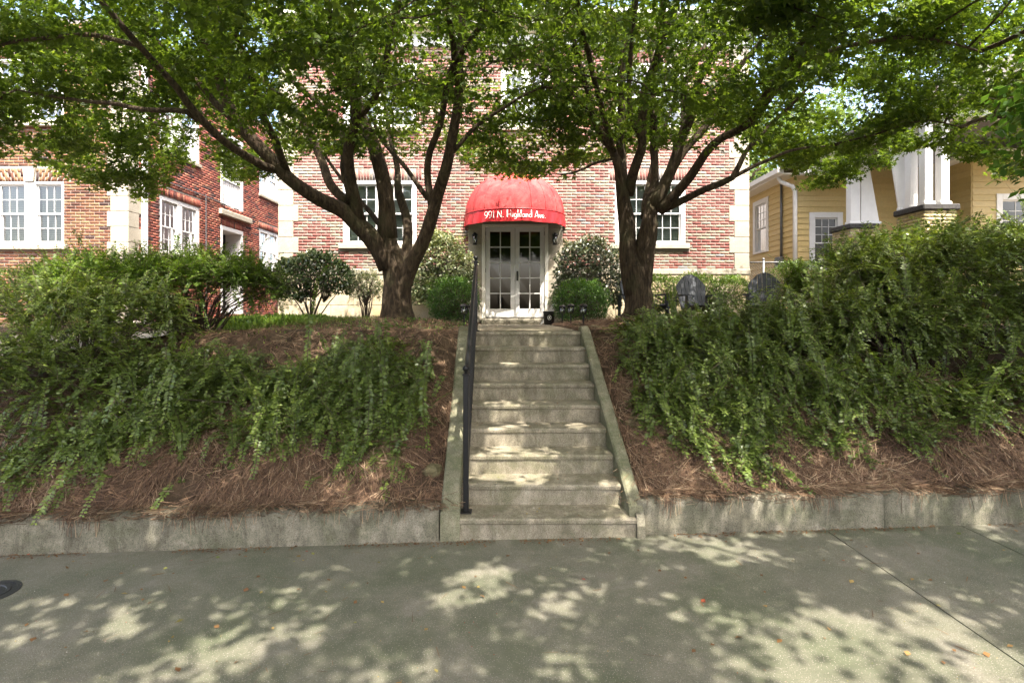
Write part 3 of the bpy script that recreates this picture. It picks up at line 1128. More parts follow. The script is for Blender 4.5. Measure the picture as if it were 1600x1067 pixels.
def val_off(th, t):
    """loose folds of the hanging valance"""
    return (0.3 + 0.7 * min(1, abs(th) / 0.9)) * (0.012 * math.sin(th * 23 + 2.0 * t) * t + 0.007 * math.sin(th * 41 + 1.3) * t) + 0.012 * t


for thf in np.linspace(-1.25, 1.25, 9):              # sewn seams between the gores
    q = MB(ai)
    q.tube([aw_pt(thf, math.cos(p) * 0.999 + 0.002, aw_z1 + aw_h * math.sin(p) ** 0.92) for p in np.linspace(0.01, 1.5, 14)], 0.0045, 5)
    q.build('seam', M['red'], AW, True)
m = MB(ai)
NV, NT2 = 6, 120
vs, fs = [], []
for j in range(NV + 1):
    t = j / NV
    for i in range(NT2 + 1):
        th = -math.pi / 2 + math.pi * i / NT2
        dz = 0.008 * math.sin(th * 9) * t
        vs.append(aw_pt(th, 1.004 + val_off(th, t), aw_z1 - (aw_z1 - aw_z0) * t + dz))
for j in range(NV):
    for i in range(NT2):
        a = j * (NT2 + 1) + i
        fs.append((a, a + 1, a + NT2 + 2, a + NT2 + 1))
m.add(vs, fs)
m.build('valance', M['red_valance'], AW, True)
m = MB(ai)
m.tube([aw_pt(-math.pi / 2 + math.pi * i / 40, 1.008, aw_z1) for i in range(41)], 0.009, 6)
m.build('piping', M['red_valance'], AW, True)
m = MB(ai)
for thf in (-1.3, -0.65, 0, 0.65, 1.3):
    m.tube([aw_pt(thf, math.cos(p) * 0.985, aw_z1 + aw_h * 0.97 * math.sin(p) ** 0.92) for p in np.linspace(0, 1.5, 9)], 0.010, 5)
m.tube([aw_pt(-math.pi / 2 + math.pi * i / 40, 0.985, aw_z0 + 0.1) for i in range(41)], 0.011, 5)
m.build('frame', M['galv'], AW, True)


# lettering: thin art-deco strokes, tall capitals and a low lower-case height
def arc(cx, cy, rx, ry, a0, a1, n=14):
    return [(cx + rx * math.cos(R(a0 + (a1 - a0) * i / n)), cy + ry * math.sin(R(a0 + (a1 - a0) * i / n))) for i in range(n + 1)]


T1, T2 = 0.075, 0.135
GL = {
    '9': (0.66, [(arc(0.30, 0.64, 0.25, 0.29, 0, 360, 20), T1), ([(0.55, 0.66), (0.55, 0.45), (0.48, 0.18), (0.32, 0.02), (0.16, 0.0)], T2 * 0.8)]),
    '1': (0.34, [([(0.06, 0.82), (0.18, 0.95)], T1), ([(0.18, 0.0), (0.18, 0.97)], T2)]),
    'N': (0.80, [([(0.1, 0), (0.1, 0.97)], T1), ([(0.1, 0.97), (0.66, 0.02)], T2), ([(0.66, 0), (0.66, 0.97)], T1)]),
    '.': (0.24, [([(0.06, 0.06), (0.17, 0.06)], 0.11)]),
    'H': (0.78, [([(0.12, 0), (0.12, 1.05)], T2 * 1.25), ([(0.62, 0), (0.62, 1.05)], T1), ([(0.12, 0.40), (0.62, 0.40)], T1)]),
    'i': (0.22, [([(0.09, 0), (0.09, 0.46)], T2), ([(0.05, 0.62), (0.13, 0.62)], 0.09)]),
    'g': (0.50, [(arc(0.23, 0.25, 0.18, 0.22, 0, 360, 16), T1), ([(0.41, 0.46), (0.41, -0.12), (0.32, -0.24), (0.12, -0.22)], T1)]),
    'h': (0.46, [([(0.08, 0), (0.08, 1.05)], T2), ([(0.08, 0.34), (0.2, 0.46), (0.32, 0.42), (0.36, 0.3), (0.36, 0)], T1)]),
    'l': (0.22, [([(0.09, 0), (0.09, 1.05)], T2)]),
    'a': (0.50, [(arc(0.22, 0.23, 0.17, 0.22, 0, 360, 16), T1), ([(0.40, 0.46), (0.40, 0)], T2)]),
    'n': (0.46, [([(0.08, 0), (0.08, 0.46)], T2), ([(0.08, 0.32), (0.2, 0.46), (0.31, 0.42), (0.35, 0.3), (0.35, 0)], T1)]),
    'd': (0.52, [(arc(0.22, 0.23, 0.17, 0.22, 0, 360, 16), T1), ([(0.40, 1.05), (0.40, 0)], T2)]),
    'A': (0.72, [([(0.02, 0), (0.32, 1.0)], T1), ([(0.32, 1.0), (0.62, 0)], T2), ([(0.10, 0.24), (0.54, 0.24)], T1)]),
    'v': (0.42, [([(0.03, 0.46), (0.19, 0.0)], T2), ([(0.19, 0.0), (0.36, 0.46)], T1)]),
    'e': (0.44, [(arc(0.21, 0.23, 0.17, 0.22, 0, 325, 16), T1), ([(0.04, 0.23), (0.38, 0.23)], T1)]),
    ' ': (0.36, []),
}
TXT = '991 N. Highland Ave.'
CAP = 0.150
tot = sum(GL[c][0] for c in TXT) * CAP
kx = 1.34 / tot
pen = -tot / 2


def val_pt(s, zz):
    th = s / (aw_a * 0.98)
    t = (aw_z1 - zz) / (aw_z1 - aw_z0)
    t = min(1, max(0, t))
    return aw_pt(th, 1.004 + val_off(th, t) + 0.017, zz)


for ch in TXT:
    wd, strokes = GL[ch]
    if strokes:
        m = MB(ai)
        for (pl, tk) in strokes:
            P = []
            for a, b in zip(pl[:-1], pl[1:]):          # short pieces so that strokes follow the cloth
                L = math.dist(a, b)
                k = max(1, int(L / 0.12))
                P += [(a[0] + (b[0] - a[0]) * i / k, a[1] + (b[1] - a[1]) * i / k) for i in range(k)]
            P.append(pl[-1])
            vs, fs = [], []
            for i, p in enumerate(P):
                q0, q1 = P[max(i - 1, 0)], P[min(i + 1, len(P) - 1)]
                dx, dy = q1[0] - q0[0], q1[1] - q0[1]
                L = math.hypot(dx, dy) or 1
                nx, ny = -dy / L * tk / 2, dx / L * tk / 2
                for s_ in (1, -1):
                    u = (pen + (p[0] + s_ * nx) * CAP) * kx + 0.0
                    zz = 3.75 + (p[1] + s_ * ny) * CAP
                    vs.append(val_pt(u, zz))
            fs = [(2 * i, 2 * i + 1, 2 * i + 3, 2 * i + 2) for i in range(len(P) - 1)]
            m.add(vs, fs)
        m.build('letter', M['letter'], AW)
    pen += wd * CAP


# two wall lanterns
def lantern(x, z, label):
    o = empty('wall_lantern', (x, D0 - 0.03, z))
    tag(o, label, 'lantern', 'wall lanterns beside the doors')
    m = MB(); m.box(-0.045, 0.045, -0.014, -0.001, -0.05, 0.16, bev=0.004); m.tube([(0, -0.01, 0.12), (0, -0.08, 0.17), (0, -0.11, 0.15)], 0.010, 6)
    m.build('bracket', M['black'], o)
    m = MB()
    m.lathe((0, -0.11, 0), [(0.075, 0.10), (0.06, 0.125), (0.03, 0.15), (0.012, 0.165)], 8)
    m.build('cap', M['black'], o)
    m = MB()
    for a in range(4):
        an = R(45 + 90 * a)
        m.tube([(0.062 * math.cos(an), -0.11 + 0.062 * math.sin(an), 0.10), (0.045 * math.cos(an), -0.11 + 0.045 * math.sin(an), -0.10)], 0.006, 5)
    m.lathe((0, -0.11, 0), [(0.05, -0.115), (0.055, -0.10), (0.045, -0.095)], 8)
    m.build('cage', M['black'], o)
    m = MB(); m.lathe((0, -0.11, 0), [(0.035, -0.095), (0.052, 0.098)], 8); m.build('glass', M['lamp_glass'], o, True)


lantern(-0.83, 3.38, 'black wall lantern left of the french doors')
lantern(0.99, 3.38, 'black wall lantern right of the french doors, half behind the shrub')

# ------------------------------------------------------------------ left brick building
LB = empty('brick_neighbour_building', (-8.6, 12.2, 1.3))
tag(LB, 'orange and red brick apartment building with pale quoins at the left', 'building')
li = Matrix.Translation((8.6, -12.2, -1.3))
frf = li @ frame((-8.6, 12.2, 0), (1, 0, 0), (0, -1, 0))     # front, u = 0 at the corner, negative to the left
frs = li @ frame((-8.6, 12.2, 0), (0, 1, 0), (1, 0, 0))      # side facing the alley
LZ0, LZ1 = 1.0, 8.2
FW = [(-2.97, 1.54, 3.25, 1.41), (-2.97, 1.54, 6.0, 1.41), (-6.8, 1.54, 3.25, 1.41)]
SW = [(1.10, 1.69, 3.2, 1.42), (1.10, 1.69, 5.80, 1.42), (6.35, 1.55, 3.2, 1.42), (6.35, 1.55, 5.80, 1.42)]
SD = [(3.88, 1.33, 1.7, 2.62), (3.88, 1.33, 4.95, 2.2)]
hf = [(u, u + w, v, v + h) for (u, w, v, h) in FW]
hs = [(u, u + w, v, v + h) for (u, w, v, h) in SW] + [(u, u + w, v, v + h) for (u, w, v, h) in SD]
m = MB(frf)
wall_sheet(m, -9, 0, LZ0, LZ1, hf, 0.12)
lfront = m.build('wall', M['mortar_warm'], LB)
lfront['label'] = 'orange brown brick front wall'
m = MB(frs)
wall_sheet(m, 0, 14, LZ0, LZ1, hs, 0.16)
lside = m.build('wall', M['mortar_warm'], LB)
lside['label'] = 'red brick side wall facing the alley'
m = MB(li)
m.box(-17.6, -8.62, 12.22, 26.2, LZ1 - 0.001, LZ1 + 0.12)
m.build('roof', M['shingle'], LB)
bf = Bricks(M['brick_front'])
arch = [(u - 0.13, u + w + 0.13, v + h, v + h + 0.30) for (u, w, v, h) in FW]
bf.lay(frf, -9, -0.34, LZ0, LZ1, hf + arch + [(u - 0.1, u + w + 0.1, v - 0.12, v) for (u, w, v, h) in FW], 5)
for i, s in enumerate(arch):
    c = (s[0] + s[1]) / 2
    bf.soldiers(frf, s[0] + 0.02, s[1] - 0.02, s[2] + 0.008, s[3] - 0.006, 0.07, 30 + i, skip=(c - 0.14, c + 0.14), rows=2)


def score_lf(p):
    w_ = Vector((p.x - 8.6, p.y + 12.2, p.z + 1.3))
    px, py = CX + F_PX * w_.x / w_.y, HY - (w_.z - EYE) * F_PX / w_.y
    return 1.0 if (-5 < px < 200 and 235 < py < 405) else 0.0


bf.build(lfront, score_lf, 300)
bs = Bricks(M['brick_side'])
ss = [(u - 0.06, u + w + 0.06, v + h, v + h + 0.215) for (u, w, v, h) in SW + SD]
bs.lay(frs, 0.36, 9.0, LZ0, LZ1, hs + ss, 6)
for i, s in enumerate(ss):
    bs.soldiers(frs, s[0], s[1], s[2] + 0.008, s[3] - 0.006, 0, 50 + i)


def score_ls(p):
    w_ = Vector((p.x - 8.6, p.y + 12.2, p.z + 1.3))
    px, py = CX + F_PX * w_.x / w_.y, HY - (w_.z - EYE) * F_PX / w_.y
    return (1.0 / w_.y) if (225 < px < 420 and 215 < py < 400) else 0.0


bs.build(lside, score_ls, 300)
quoins(LB, frf, 0, -1, 1.6, LZ1 - 0.1, course=0.345, wide=0.46, narrow=0.38, ret=True, start=0)
for (u, w, v, h) in FW:
    window(LB, shift(frf, u, -0.02, v), w, h, 2, 3, 2, 2, casing=0.06, mull=0.26)
    m = MB(frf)
    m.box(u - 0.06, u + w + 0.10, -0.1, 0.09, v - 0.115, v - 0.002, bev=0.01)
    m.build('window_sill', M['sill'], LB)
    c = u + w / 2
    k = MB(frf)
    k.prism([(c - 0.10, v + h + 0.004), (c + 0.10, v + h + 0.004), (c + 0.145, v + h + 0.335), (c - 0.145, v + h + 0.335)], -0.06, 0.035, 'y')
    k.build('keystone', M['stone'], LB)
for (u, w, v, h) in SW:
    window(LB, shift(frs, u, -0.03, v), w, h, 2, 3, 2, 2, casing=0.11, mull=0.2)
    m = MB(frs)
    m.box(u - 0.05, u + w + 0.05, -0.1, 0.06, v - 0.09, v - 0.002, bev=0.01)
    m.build('window_sill', M['sill'], LB)
# stair openings in the side wall: white surround, dark recess, slatted balcony panel above
for k, (u, w, v, h) in enumerate(SD):
    m = MB(frs)
    m.box(u, u + 0.1, -0.5, 0.02, v, v + h, bev=0.005)
    m.box(u + w - 0.1, u + w, -0.5, 0.02, v, v + h, bev=0.005)
    m.box(u + 0.1, u + w - 0.1, -0.5, 0.019, v + h - 0.12, v + h, bev=0.005)
    m.build('opening_frame', M['white'], LB)
    m = MB(frs)
    m.add([(u, -0.1, v), (u + w, -0.1, v), (u + w, -0.1, v + h), (u, -0.1, v + h), (u, -1.6, v), (u + w, -1.6, v), (u + w, -1.6, v + h), (u, -1.6, v + h)],
          [(4, 5, 6, 7), (0, 4, 7, 3), (1, 2, 6, 5), (0, 1, 5, 4), (3, 7, 6, 2)])
    m.build('stairwell', M['dark_room'], LB)
    window(LB, shift(frs, u + 0.25, -1.2, v + 0.9), w - 0.5, min(1.3, h - 1.1), 1, 2, 2, 2, blind=False, room=False)
for i in range(9):
    m = MB(frs)
    u = SD[1][0] + 0.12 + i * (SD[1][1] - 0.24) / 8.6
    m.box(u, u + 0.075, -0.06, -0.035, 5.0, 5.72)
    m.build('balcony_slat', M['white'], LB)
m = MB(frs)
m.box(SD[1][0] + 0.1, SD[1][0] + SD[1][1] - 0.1, -0.09, -0.01, 5.72, 5.79)
m.build('balcony_rail', M['white'], LB)
m = MB(frs)
m.box(SD[0][0] - 0.12, SD[0][0] + SD[0][1] + 0.45, 0.0, 0.11, 4.63, 4.80, bev=0.02)
m.build('ledge', M['sill'], LB)
m = MB(li)
m.box(-8.598, -8.50, 12.62, 12.74, 1.2, LZ1, bev=0.012)
m.build('downspout', M['white'], LB)
# cables on the side wall
cab = empty('wall_cable', (-8.57, 13.0, 4.95))
tag(cab, 'thin grey cable strung along the red brick side wall', 'cable')
m = MB(Matrix.Translation((8.57, -13.0, -4.95)))
m.tube([(-8.57, 13.2, 4.98), (-8.57, 15.0, 4.99), (-8.57, 16.3, 4.97)], 0.012, 5)
m.build('horizontal_run', M['galv'], cab)
m = MB(Matrix.Translation((8.57, -13.0, -4.95)))
m.tube([(-8.56, 15.25, 5.05), (-8.565, 15.26, 3.9), (-8.56, 15.28, 2.0)], 0.012, 5)
m.build('vertical_run', M['galv'], cab)

# ------------------------------------------------------------------ tan clapboard bungalow on the right
YH = empty('tan_clapboard_house', (7.56, 14.5, 1.4))
tag(YH, 'tan clapboard bungalow with white porch columns at the right', 'house')
yi = Matrix.Translation((-7.56, -14.5, -1.4))
EXP = 0.15


def clap(fr, u0, u1, v0, v1, holes, seed):
    rr = random.Random(seed)
    n = int(round((v1 - v0) / EXP))
    for c in range(n):
        za, zb = v0 + c * EXP, v0 + (c + 1) * EXP
        spans = [(u0, u1)]
        for (a, b, p, q) in holes:
            if zb > p + 0.01 and za < q - 0.01:
                spans = [t for (s, e) in spans for t in ((s, min(e, a)), (max(s, b), e)) if t[1] - t[0] > 0.02]
        for (s, e) in spans:
            m = MB(fr)
            wob = rr.uniform(-0.002, 0.002)
            m.prism([(0.0, zb + 0.012), (0.004, zb + 0.012), (0.024 + wob, za), (0.0, za)], s, e, 'x', rnd=rr.random())
            m.build('siding_board', M['siding'], YH)


fy = yi @ frame((7.56, 14.5, 0), (1, 0, 0), (0, -1, 0))
fys = yi @ frame((7.56, 14.5, 0), (0, 1, 0), (-1, 0, 0))
fyw = yi @ frame((11.0, 13.0, 0), (1, 0, 0), (0, -1, 0))
fyws = yi @ frame((11.0, 13.0, 0), (0, 1, 0), (-1, 0, 0))
yw_f = [(0.37, 0.89, 2.87, 1.53)]
yw_s = [(1.45, 1.0, 3.53, 1.62)]
yw_w = [(0.57, 1.3, 2.9, 1.66)]
for fr, u0, u1, hl in ((fy, 0, 3.4, yw_f), (fys, 0, 8, yw_s), (fyw, 0, 4.5, yw_w), (fyws, 0, 1.5, [])):
    H = [(u, u + w, v, v + h) for (u, w, v, h) in hl]
    m = MB(fr)
    wall_sheet(m, u0, u1, 1.2, 5.6, H, 0.1)
    m.build('wall', M['siding'], YH)
    clap(fr, u0 + (0.012 if fr in (fy, fyw) else 0), u1, 1.4, 5.45, H, int(u1 * 10))
for fr, hl, kw in ((fy, yw_f, {}), (fys, yw_s, {}), (fyw, yw_w, {'units': 1})):
    for (u, w, v, h) in hl:
        window(YH, shift(fr, u, 0.02, v), w, h, 1, 3, 3, 1, casing=0.145, mat='white' if fr is not fyw else 'cream_paint', blind=True, bmat='blind_dark', pmat='pane_dark')
# corner downspout with elbow, gutter and eaves
m = MB(yi)
m.tube([(7.18, 14.62, 5.36), (7.22, 14.56, 5.22), (7.46, 14.44, 5.08), (7.52, 14.42, 4.95), (7.52, 14.42, 1.5)], 0.055, 10)
m.build('downspout', M['white'], YH, True)
m = MB(yi)
m.prism([(6.98, 5.40), (6.98, 5.53), (7.13, 5.55), (7.13, 5.38)], 14.25, 22.6, 'y')
m.build('gutter', M['white'], YH)
m = MB(yi)
m.box(7.13, 7.56, 14.25, 22.6, 5.36, 5.39)
m.build('soffit', M['cream_paint'], YH)
m = MB(yi)
m.prism([(7.02, 5.54), (12.6, 8.1), (19, 5.54), (19, 5.46), (12.6, 8.0), (7.02, 5.46)], 13.9, 23, 'y')
m.build('roof', M['shingle'], YH)
m = MB(yi)
m.box(7.4, 8.9, 13.85, 14.05, 5.26, 5.44, bev=0.01)
m.build('fascia', M['white'], YH)
# porch: yellow brick piers with dark caps, white columns, beam and roof
for k, (x0, y0, y1) in enumerate(((7.97, 10.5, 11.25), (7.97, 12.8, 13.5))):
    m = MB(yi)
    m.box(x0, x0 + 0.62, y0, y1, 1.3, 3.70)
    pier = m.build('porch_pier', M['mortar_warm'], YH)
    by = Bricks(M['brick_yellow'])
    by.lay(yi @ frame((x0, y0, 0), (1, 0, 0), (0, -1, 0)), 0, 0.62, 1.3, 3.70, [], 70 + k)
    by.lay(yi @ frame((x0, y0, 0), (0, 1, 0), (-1, 0, 0)), 0, y1 - y0, 1.3, 3.70, [], 80 + k)
    by.build(pier, lambda p: 1.0 if p.z + 1.4 > 3.2 else 0.0, 60)
    m = MB(yi)
    m.box(x0 - 0.05, x0 + 0.67, y0 - 0.05, y1 + 0.05, 3.702, 3.82, bev=0.02)
    m.build('pier_cap', M['cap'], YH)


def column(x0, x1, y0, y1, z0=3.822, z1=5.5, dx_top=(0, 0)):
    m = MB(yi)
    v = [(x0, y0, z0), (x1, y0, z0), (x1, y1, z0), (x0, y1, z0), (x0 + dx_top[0], y0, z1), (x1 + dx_top[1], y0, z1), (x1 + dx_top[1], y1, z1), (x0 + dx_top[0], y1, z1)]
    m.add(v, [(0, 3, 2, 1), (4, 5, 6, 7), (0, 1, 5, 4), (1, 2, 6, 5), (2, 3, 7, 6), (3, 0, 4, 7)])
    c = m.build('porch_column', M['white'], YH)
    m = MB(yi)
    m.prism([(y0 - 0.03, z0), (y0 - 0.03, z0 + 0.03), (y0 - 0.002, z0 + 0.06), (y1, z0 + 0.06), (y1, z0)], x0 - 0.03, x1 + 0.03, 'x')
    m.build('column_base', M['white'], c)


column(8.01, 8.16, 10.53, 10.70)
column(8.33, 8.48, 10.53, 10.70)
column(8.01, 8.16, 10.92, 11.08)
column(7.99, 8.14, 11.20, 11.24, dx_top=(-0.25, 0.0))
column(8.00, 8.22, 12.82, 13.0, dx_top=(0, 0))
column(8.26, 8.70, 12.85, 13.0, dx_top=(0.0, -0.30))
m = MB(yi)
m.box(7.93, 12.8, 10.45, 10.75, 5.502, 5.80, bev=0.01)
m.box(7.932, 8.25, 10.752, 14.2, 5.502, 5.798, bev=0.01)
m.build('porch_beam', M['white'], YH)
m = MB(yi)
m.prism([(7.6, 5.80), (10.4, 7.0), (13.2, 5.80), (13.2, 5.74), (7.6, 5.74)], 10.1, 14.2, 'y')
m.build('porch_roof', M['shingle'], YH)
m = MB(yi)
m.box(10.6, 16, 12.4, 13.6, 5.39, 5.46)
m.build('soffit', M['cream_paint'], YH)
m = MB(yi)
m.box(8.6, 14, 10.6, 14.6, 2.0, 2.12)
m.build('porch_floor', M['shingle'], YH)
# meter box and conduit
m = MB(yi)
m.box(7.40, 7.54, 15.05, 15.3, 2.98, 3.28, bev=0.01)
mb = m.build('meter_box', M['galv'], YH)
m = MB(yi)
m.lathe((0, 0, 0), [(0.075, 0), (0.075, 0.03), (0.06, 0.05)], 14)
for i, p in enumerate(m.v):
    q = Vector(p) - yi.translation
    m.v[i] = (7.40 - q.z + yi.translation.x, 15.17 + q.y + yi.translation.y, 3.14 + q.x + yi.translation.z)
m.build('meter_dial', M['galv'], mb)
m = MB(yi)
m.tube([(7.50, 15.12, 3.27), (7.50, 15.12, 5.7)], 0.035, 8)
m.build('conduit', M['galv'], YH, True)

# chain-link fence between the two houses
fe = empty('chain_link_fence', (5.6, 12.9, 1.45))
tag(fe, 'galvanised chain link fence between the brick corner and the tan house', 'fence')
fo = Matrix.Translation((-5.6, -12.9, -1.45))
for x in (5.62, 5.98, 7.4):
    m = MB(fo); m.tube([(x, 12.9, 1.4), (x, 12.9, 2.98)], 0.028, 8); m.lathe((x, 12.9, 2.98), [(0.035, 0), (0.035, 0.02), (0.012, 0.045)], 8)
    m.build('post', M['galv'], fe, True)
m = MB(fo); m.tube([(5.62, 12.9, 2.92), (7.4, 12.9, 2.92)], 0.018, 6); m.build('top_rail', M['galv'], fe, True)
m = MB(fo)
for s in (1, -1):
    k = -30
    while k < 40:
        x0 = 5.62 + k * 0.065
        a = (x0, 1.5) if s > 0 else (x0, 2.9)
        b = (x0 + 1.4, 2.9) if s > 0 else (x0 + 1.4, 1.5)
        t0, t1 = max(0, (5.62 - a[0]) / 1.4), min(1, (7.4 - a[0]) / 1.4)
        if t1 > t0:
            p = (a[0] + 1.4 * t0, 12.9 + s * 0.003, a[1] + (b[1] - a[1]) * t0)
            q = (a[0] + 1.4 * t1, 12.9 + s * 0.003, a[1] + (b[1] - a[1]) * t1)
            m.tube([p, q], 0.0035, 3, cap=False)
        k += 1
w_ = m.build('wire_mesh', M['galv'], fe)
w_['kind'] = 'stuff'

# ------------------------------------------------------------------ adirondack chairs
def adirondack(loc, rz, label, mat='chair'):
    o = empty('adirondack_chair', loc, rz)
    tag(o, label, 'chair', 'garden chairs on the terrace')
    mt = M[mat]
    for i in range(7):                                   # fanned back slats with a curved top
        t = (i - 3) / 3
        b0, b1 = t * 0.20, t * 0.255
        w0, w1 = 0.0305, 0.0395
        m = MB()
        lean = 0.30
        top = lambda x: 0.80 - 0.19 * (x / 0.255) ** 2     # rounded top across the slats
        v = []
        for (zl, zr, c, w) in ((0.0, 0.0, b0, w0), (top(b1 - w1) - 0.004, top(b1 + w1) - 0.004, b1, w1), (top(b1 - w1), top(b1 + w1), b1, w1 * 0.9)):
            for (sx, yy, zz) in ((-1, -0.011, zl), (1, -0.011, zr), (1, 0.011, zr), (-1, 0.011, zl)):
                v.append((c + sx * w, 0.22 + lean * zz + yy, 0.24 + zz * 0.95))
        f = [(0, 3, 2, 1), (8, 9, 10, 11)]
        for l in range(2):
            f += [(l * 4 + k, l * 4 + (k + 1) % 4, l * 4 + 4 + (k + 1) % 4, l * 4 + 4 + k) for k in range(4)]
        m.add(v, f)
        m.build('back_slat', mt, o)
    m = MB()
    m.prism([(-0.20, 0.50), (0.20, 0.50), (0.22, 0.56), (-0.22, 0.56)], 0.335, 0.36, 'y')
    m.build('back_rail', mt, o)
    for i in range(6):
        y = -0.30 + i * 0.095
        z = 0.37 - (y + 0.30) * 0.24
        m = MB(Matrix.Translation((0, y, z)) @ Matrix.Rotation(-0.235, 4, 'X'))
        m.box(-0.26, 0.26, 0, 0.085, -0.011, 0.011, bev=0.004)
        m.build('seat_slat', mt, o)
    for s in (-1, 1):
        m = MB()
        m.prism([(s * 0.27, -0.36), (s * 0.40, -0.34), (s * 0.39, -0.05), (s * 0.34, 0.42), (s * 0.28, 0.42)][::s], 0.545, 0.568, 'z')
        m.build('arm', mt, o)
        m = MB(); m.box(s * 0.295 - 0.013, s * 0.295 + 0.013, -0.33, -0.23, 0, 0.544); m.build('leg', mt, o)
        m = MB()
        m.prism([(-0.34, 0.30), (-0.34, 0.39), (0.30, 0.22), (0.62, 0.0), (0.50, 0.0), (0.22, 0.15)], s * 0.265 - 0.012, s * 0.265 + 0.012, 'x')
        m.build('leg', mt, o)
        m = MB(); m.box(s * 0.31 - 0.012, s * 0.31 + 0.012, 0.33, 0.40, 0.06, 0.544); m.build('leg', mt, o)
    return o


adirondack((3.62, 10.6, 1.5), 0.0, 'blue grey slatted garden chair behind the bank shrub, only its rounded back top showing')
adirondack((4.72, 10.1, 1.5), R(-22), 'blue grey garden chair near the tan house corner, its fanned back showing')
adirondack((5.0, 9.1, 1.5), R(-118), 'weathered brown garden chair turned edge on beside the big shrub', 'chair_brown')
adirondack((2.50, 10.2, 1.5), R(25), 'dark garden chair half hidden behind the right maple trunk')

# ------------------------------------------------------------------ small things by the door
def path_light(x, y, label, h=0.34):
    z = bank_z(x, y) - 0.02
    o = empty('solar_path_light', (x, y, z))
    tag(o, label, 'path light', 'solar path lights by the walk')
    m = MB(); m.tube([(0, 0, 0), (0, 0, h - 0.14)], 0.011, 6); m.build('stake', M['black'], o)
    m = MB(); m.lathe((0, 0, h - 0.14), [(0.02, 0), (0.038, 0.01), (0.044, 0.11)], 10); m.build('lens', M['lamp_glass'], o, True)
    m = MB()
    for k in range(6):
        a = k * math.pi / 3
        m.tube([(0.040 * math.cos(a), 0.040 * math.sin(a), h - 0.135), (0.048 * math.cos(a), 0.048 * math.sin(a), h - 0.025)], 0.005, 4)
    m.lathe((0, 0, h - 0.03), [(0.062, 0), (0.058, 0.016), (0.03, 0.035), (0.01, 0.04)], 12)
    m.build('cap', M['black'], o)


path_light(0.86, 9.2, 'small black solar path light nearest the bucket, right of the walk')
path_light(0.94, 8.6, 'middle one of the three solar path lights right of the walk')
path_light(1.02, 7.7, 'solar path light right of the walk, tallest and farthest right')
path_light(-0.66, 7.6, 'solar path light left of the walk beside the handrail top')
path_light(-0.63, 8.6, 'solar path light left of the walk in front of the boxwood')

bu = empty('bucket', (0.80, 11.55, 1.462))
tag(bu, 'small black bucket with a pale emblem beside the doorstep', 'bucket')
m = MB(); m.lathe((0, 0, 0), [(0.10, 0), (0.105, 0.01), (0.125, 0.27), (0.132, 0.275), (0.132, 0.29), (0.12, 0.29), (0.10, 0.04)], 18); m.build('tub', M['black'], bu, True)
m = MB()
for (cx_, cz_, r0, r1) in ((0, 0.16, 0.042, 0.034), (0, 0.16, 0.016, 0.0)):
    n = 18
    vs = []
    for k in range(n):
        a = 2 * math.pi * k / n
        for rr in (r0, r1):
            x = rr * math.cos(a); z = cz_ + rr * 1.15 * math.sin(a)
            vs.append((x, -math.sqrt(max(0, (0.1045 + 0.077 * z) ** 2 - x * x)) - 0.003, z))
    m.add(vs, [(2 * k, 2 * k + 1, 2 * ((k + 1) % n) + 1, 2 * ((k + 1) % n)) for k in range(n)])
m.build('emblem', M['letter'], bu)
m = MB(); m.tube([(0.13 * math.cos(a), -0.02 - 0.11 * math.sin(a), 0.27 - 0.03 * math.sin(a)) for a in np.linspace(0, math.pi, 12)], 0.004, 5); m.build('handle', M['galv'], bu)

bd = MB()
bd.prism([(0.62, 1.47), (0.90, 1.47), (0.935, 1.93), (0.90, 1.94)], 0, 0.03, 'y')
o = bd.build('leaning_board', M['white'])
o.location = (0.02, 12.05, 0.0)
tag(o, 'white board leaning against the stone right of the doors', 'board')

# iron meter lid at the left edge of the pavement
lid = empty('meter_lid', (-3.30, 3.42, g_z(-3.30)))
tag(lid, 'round cast iron meter lid in the pavement at the left edge', 'lid')
m = MB(); m.lathe((0, 0, 0), [(0.17, -0.05), (0.17, 0.006), (0.145, 0.008), (0.145, -0.004)], 32); m.build('rim', M['iron'], lid)
m = MB(); m.lathe((0, 0, 0), [(0.143, -0.04), (0.143, 0.003), (0.12, 0.004), (0.115, 0.009), (0.095, 0.009), (0.09, 0.004), (0.06, 0.004), (0.055, 0.009), (0.03, 0.009), (0.02, 0.004)], 32); m.build('cover', M['iron'], lid)


# rocks in the bank
def rock(x, y, s, label):
    m = MB()
    n1, n2 = 12, 7
    vs, fs = [], []
    for j in range(n2 + 1):
        ph = -math.pi / 2 + math.pi * j / n2
        for i in range(n1):
            a = 2 * math.pi * i / n1
            d = Vector((math.cos(a) * math.cos(ph), math.sin(a) * math.cos(ph), math.sin(ph) * 0.7))
            k = 1 + 0.35 * mnoise.noise(d * 1.7 + Vector((x * 7, y, 0)))
            vs.append(tuple(d * s * k))
    for j in range(n2):
        for i in range(n1):
            fs.append((j * n1 + i, j * n1 + (i + 1) % n1, (j + 1) * n1 + (i + 1) % n1, (j + 1) * n1 + i))
    m.add(vs, fs)
    o = m.build('rock', M['rock'])
    o.location = (x, y, bank_z(x, y) - s * 0.15)
    tag(o, label, 'rock', 'rocks in the bank')


rock(1.13, 5.02, 0.10, 'yellowish rock in the pine straw right of the steps')
rock(-0.66, 4.55, 0.09, 'mossy rock beside the left cheek wall bottom')
rock(1.05, 7.05, 0.11, 'pale edging rock right of the top step')
rock(0.98, 7.9, 0.10, 'pale edging rock beside the front walk near the path lights')

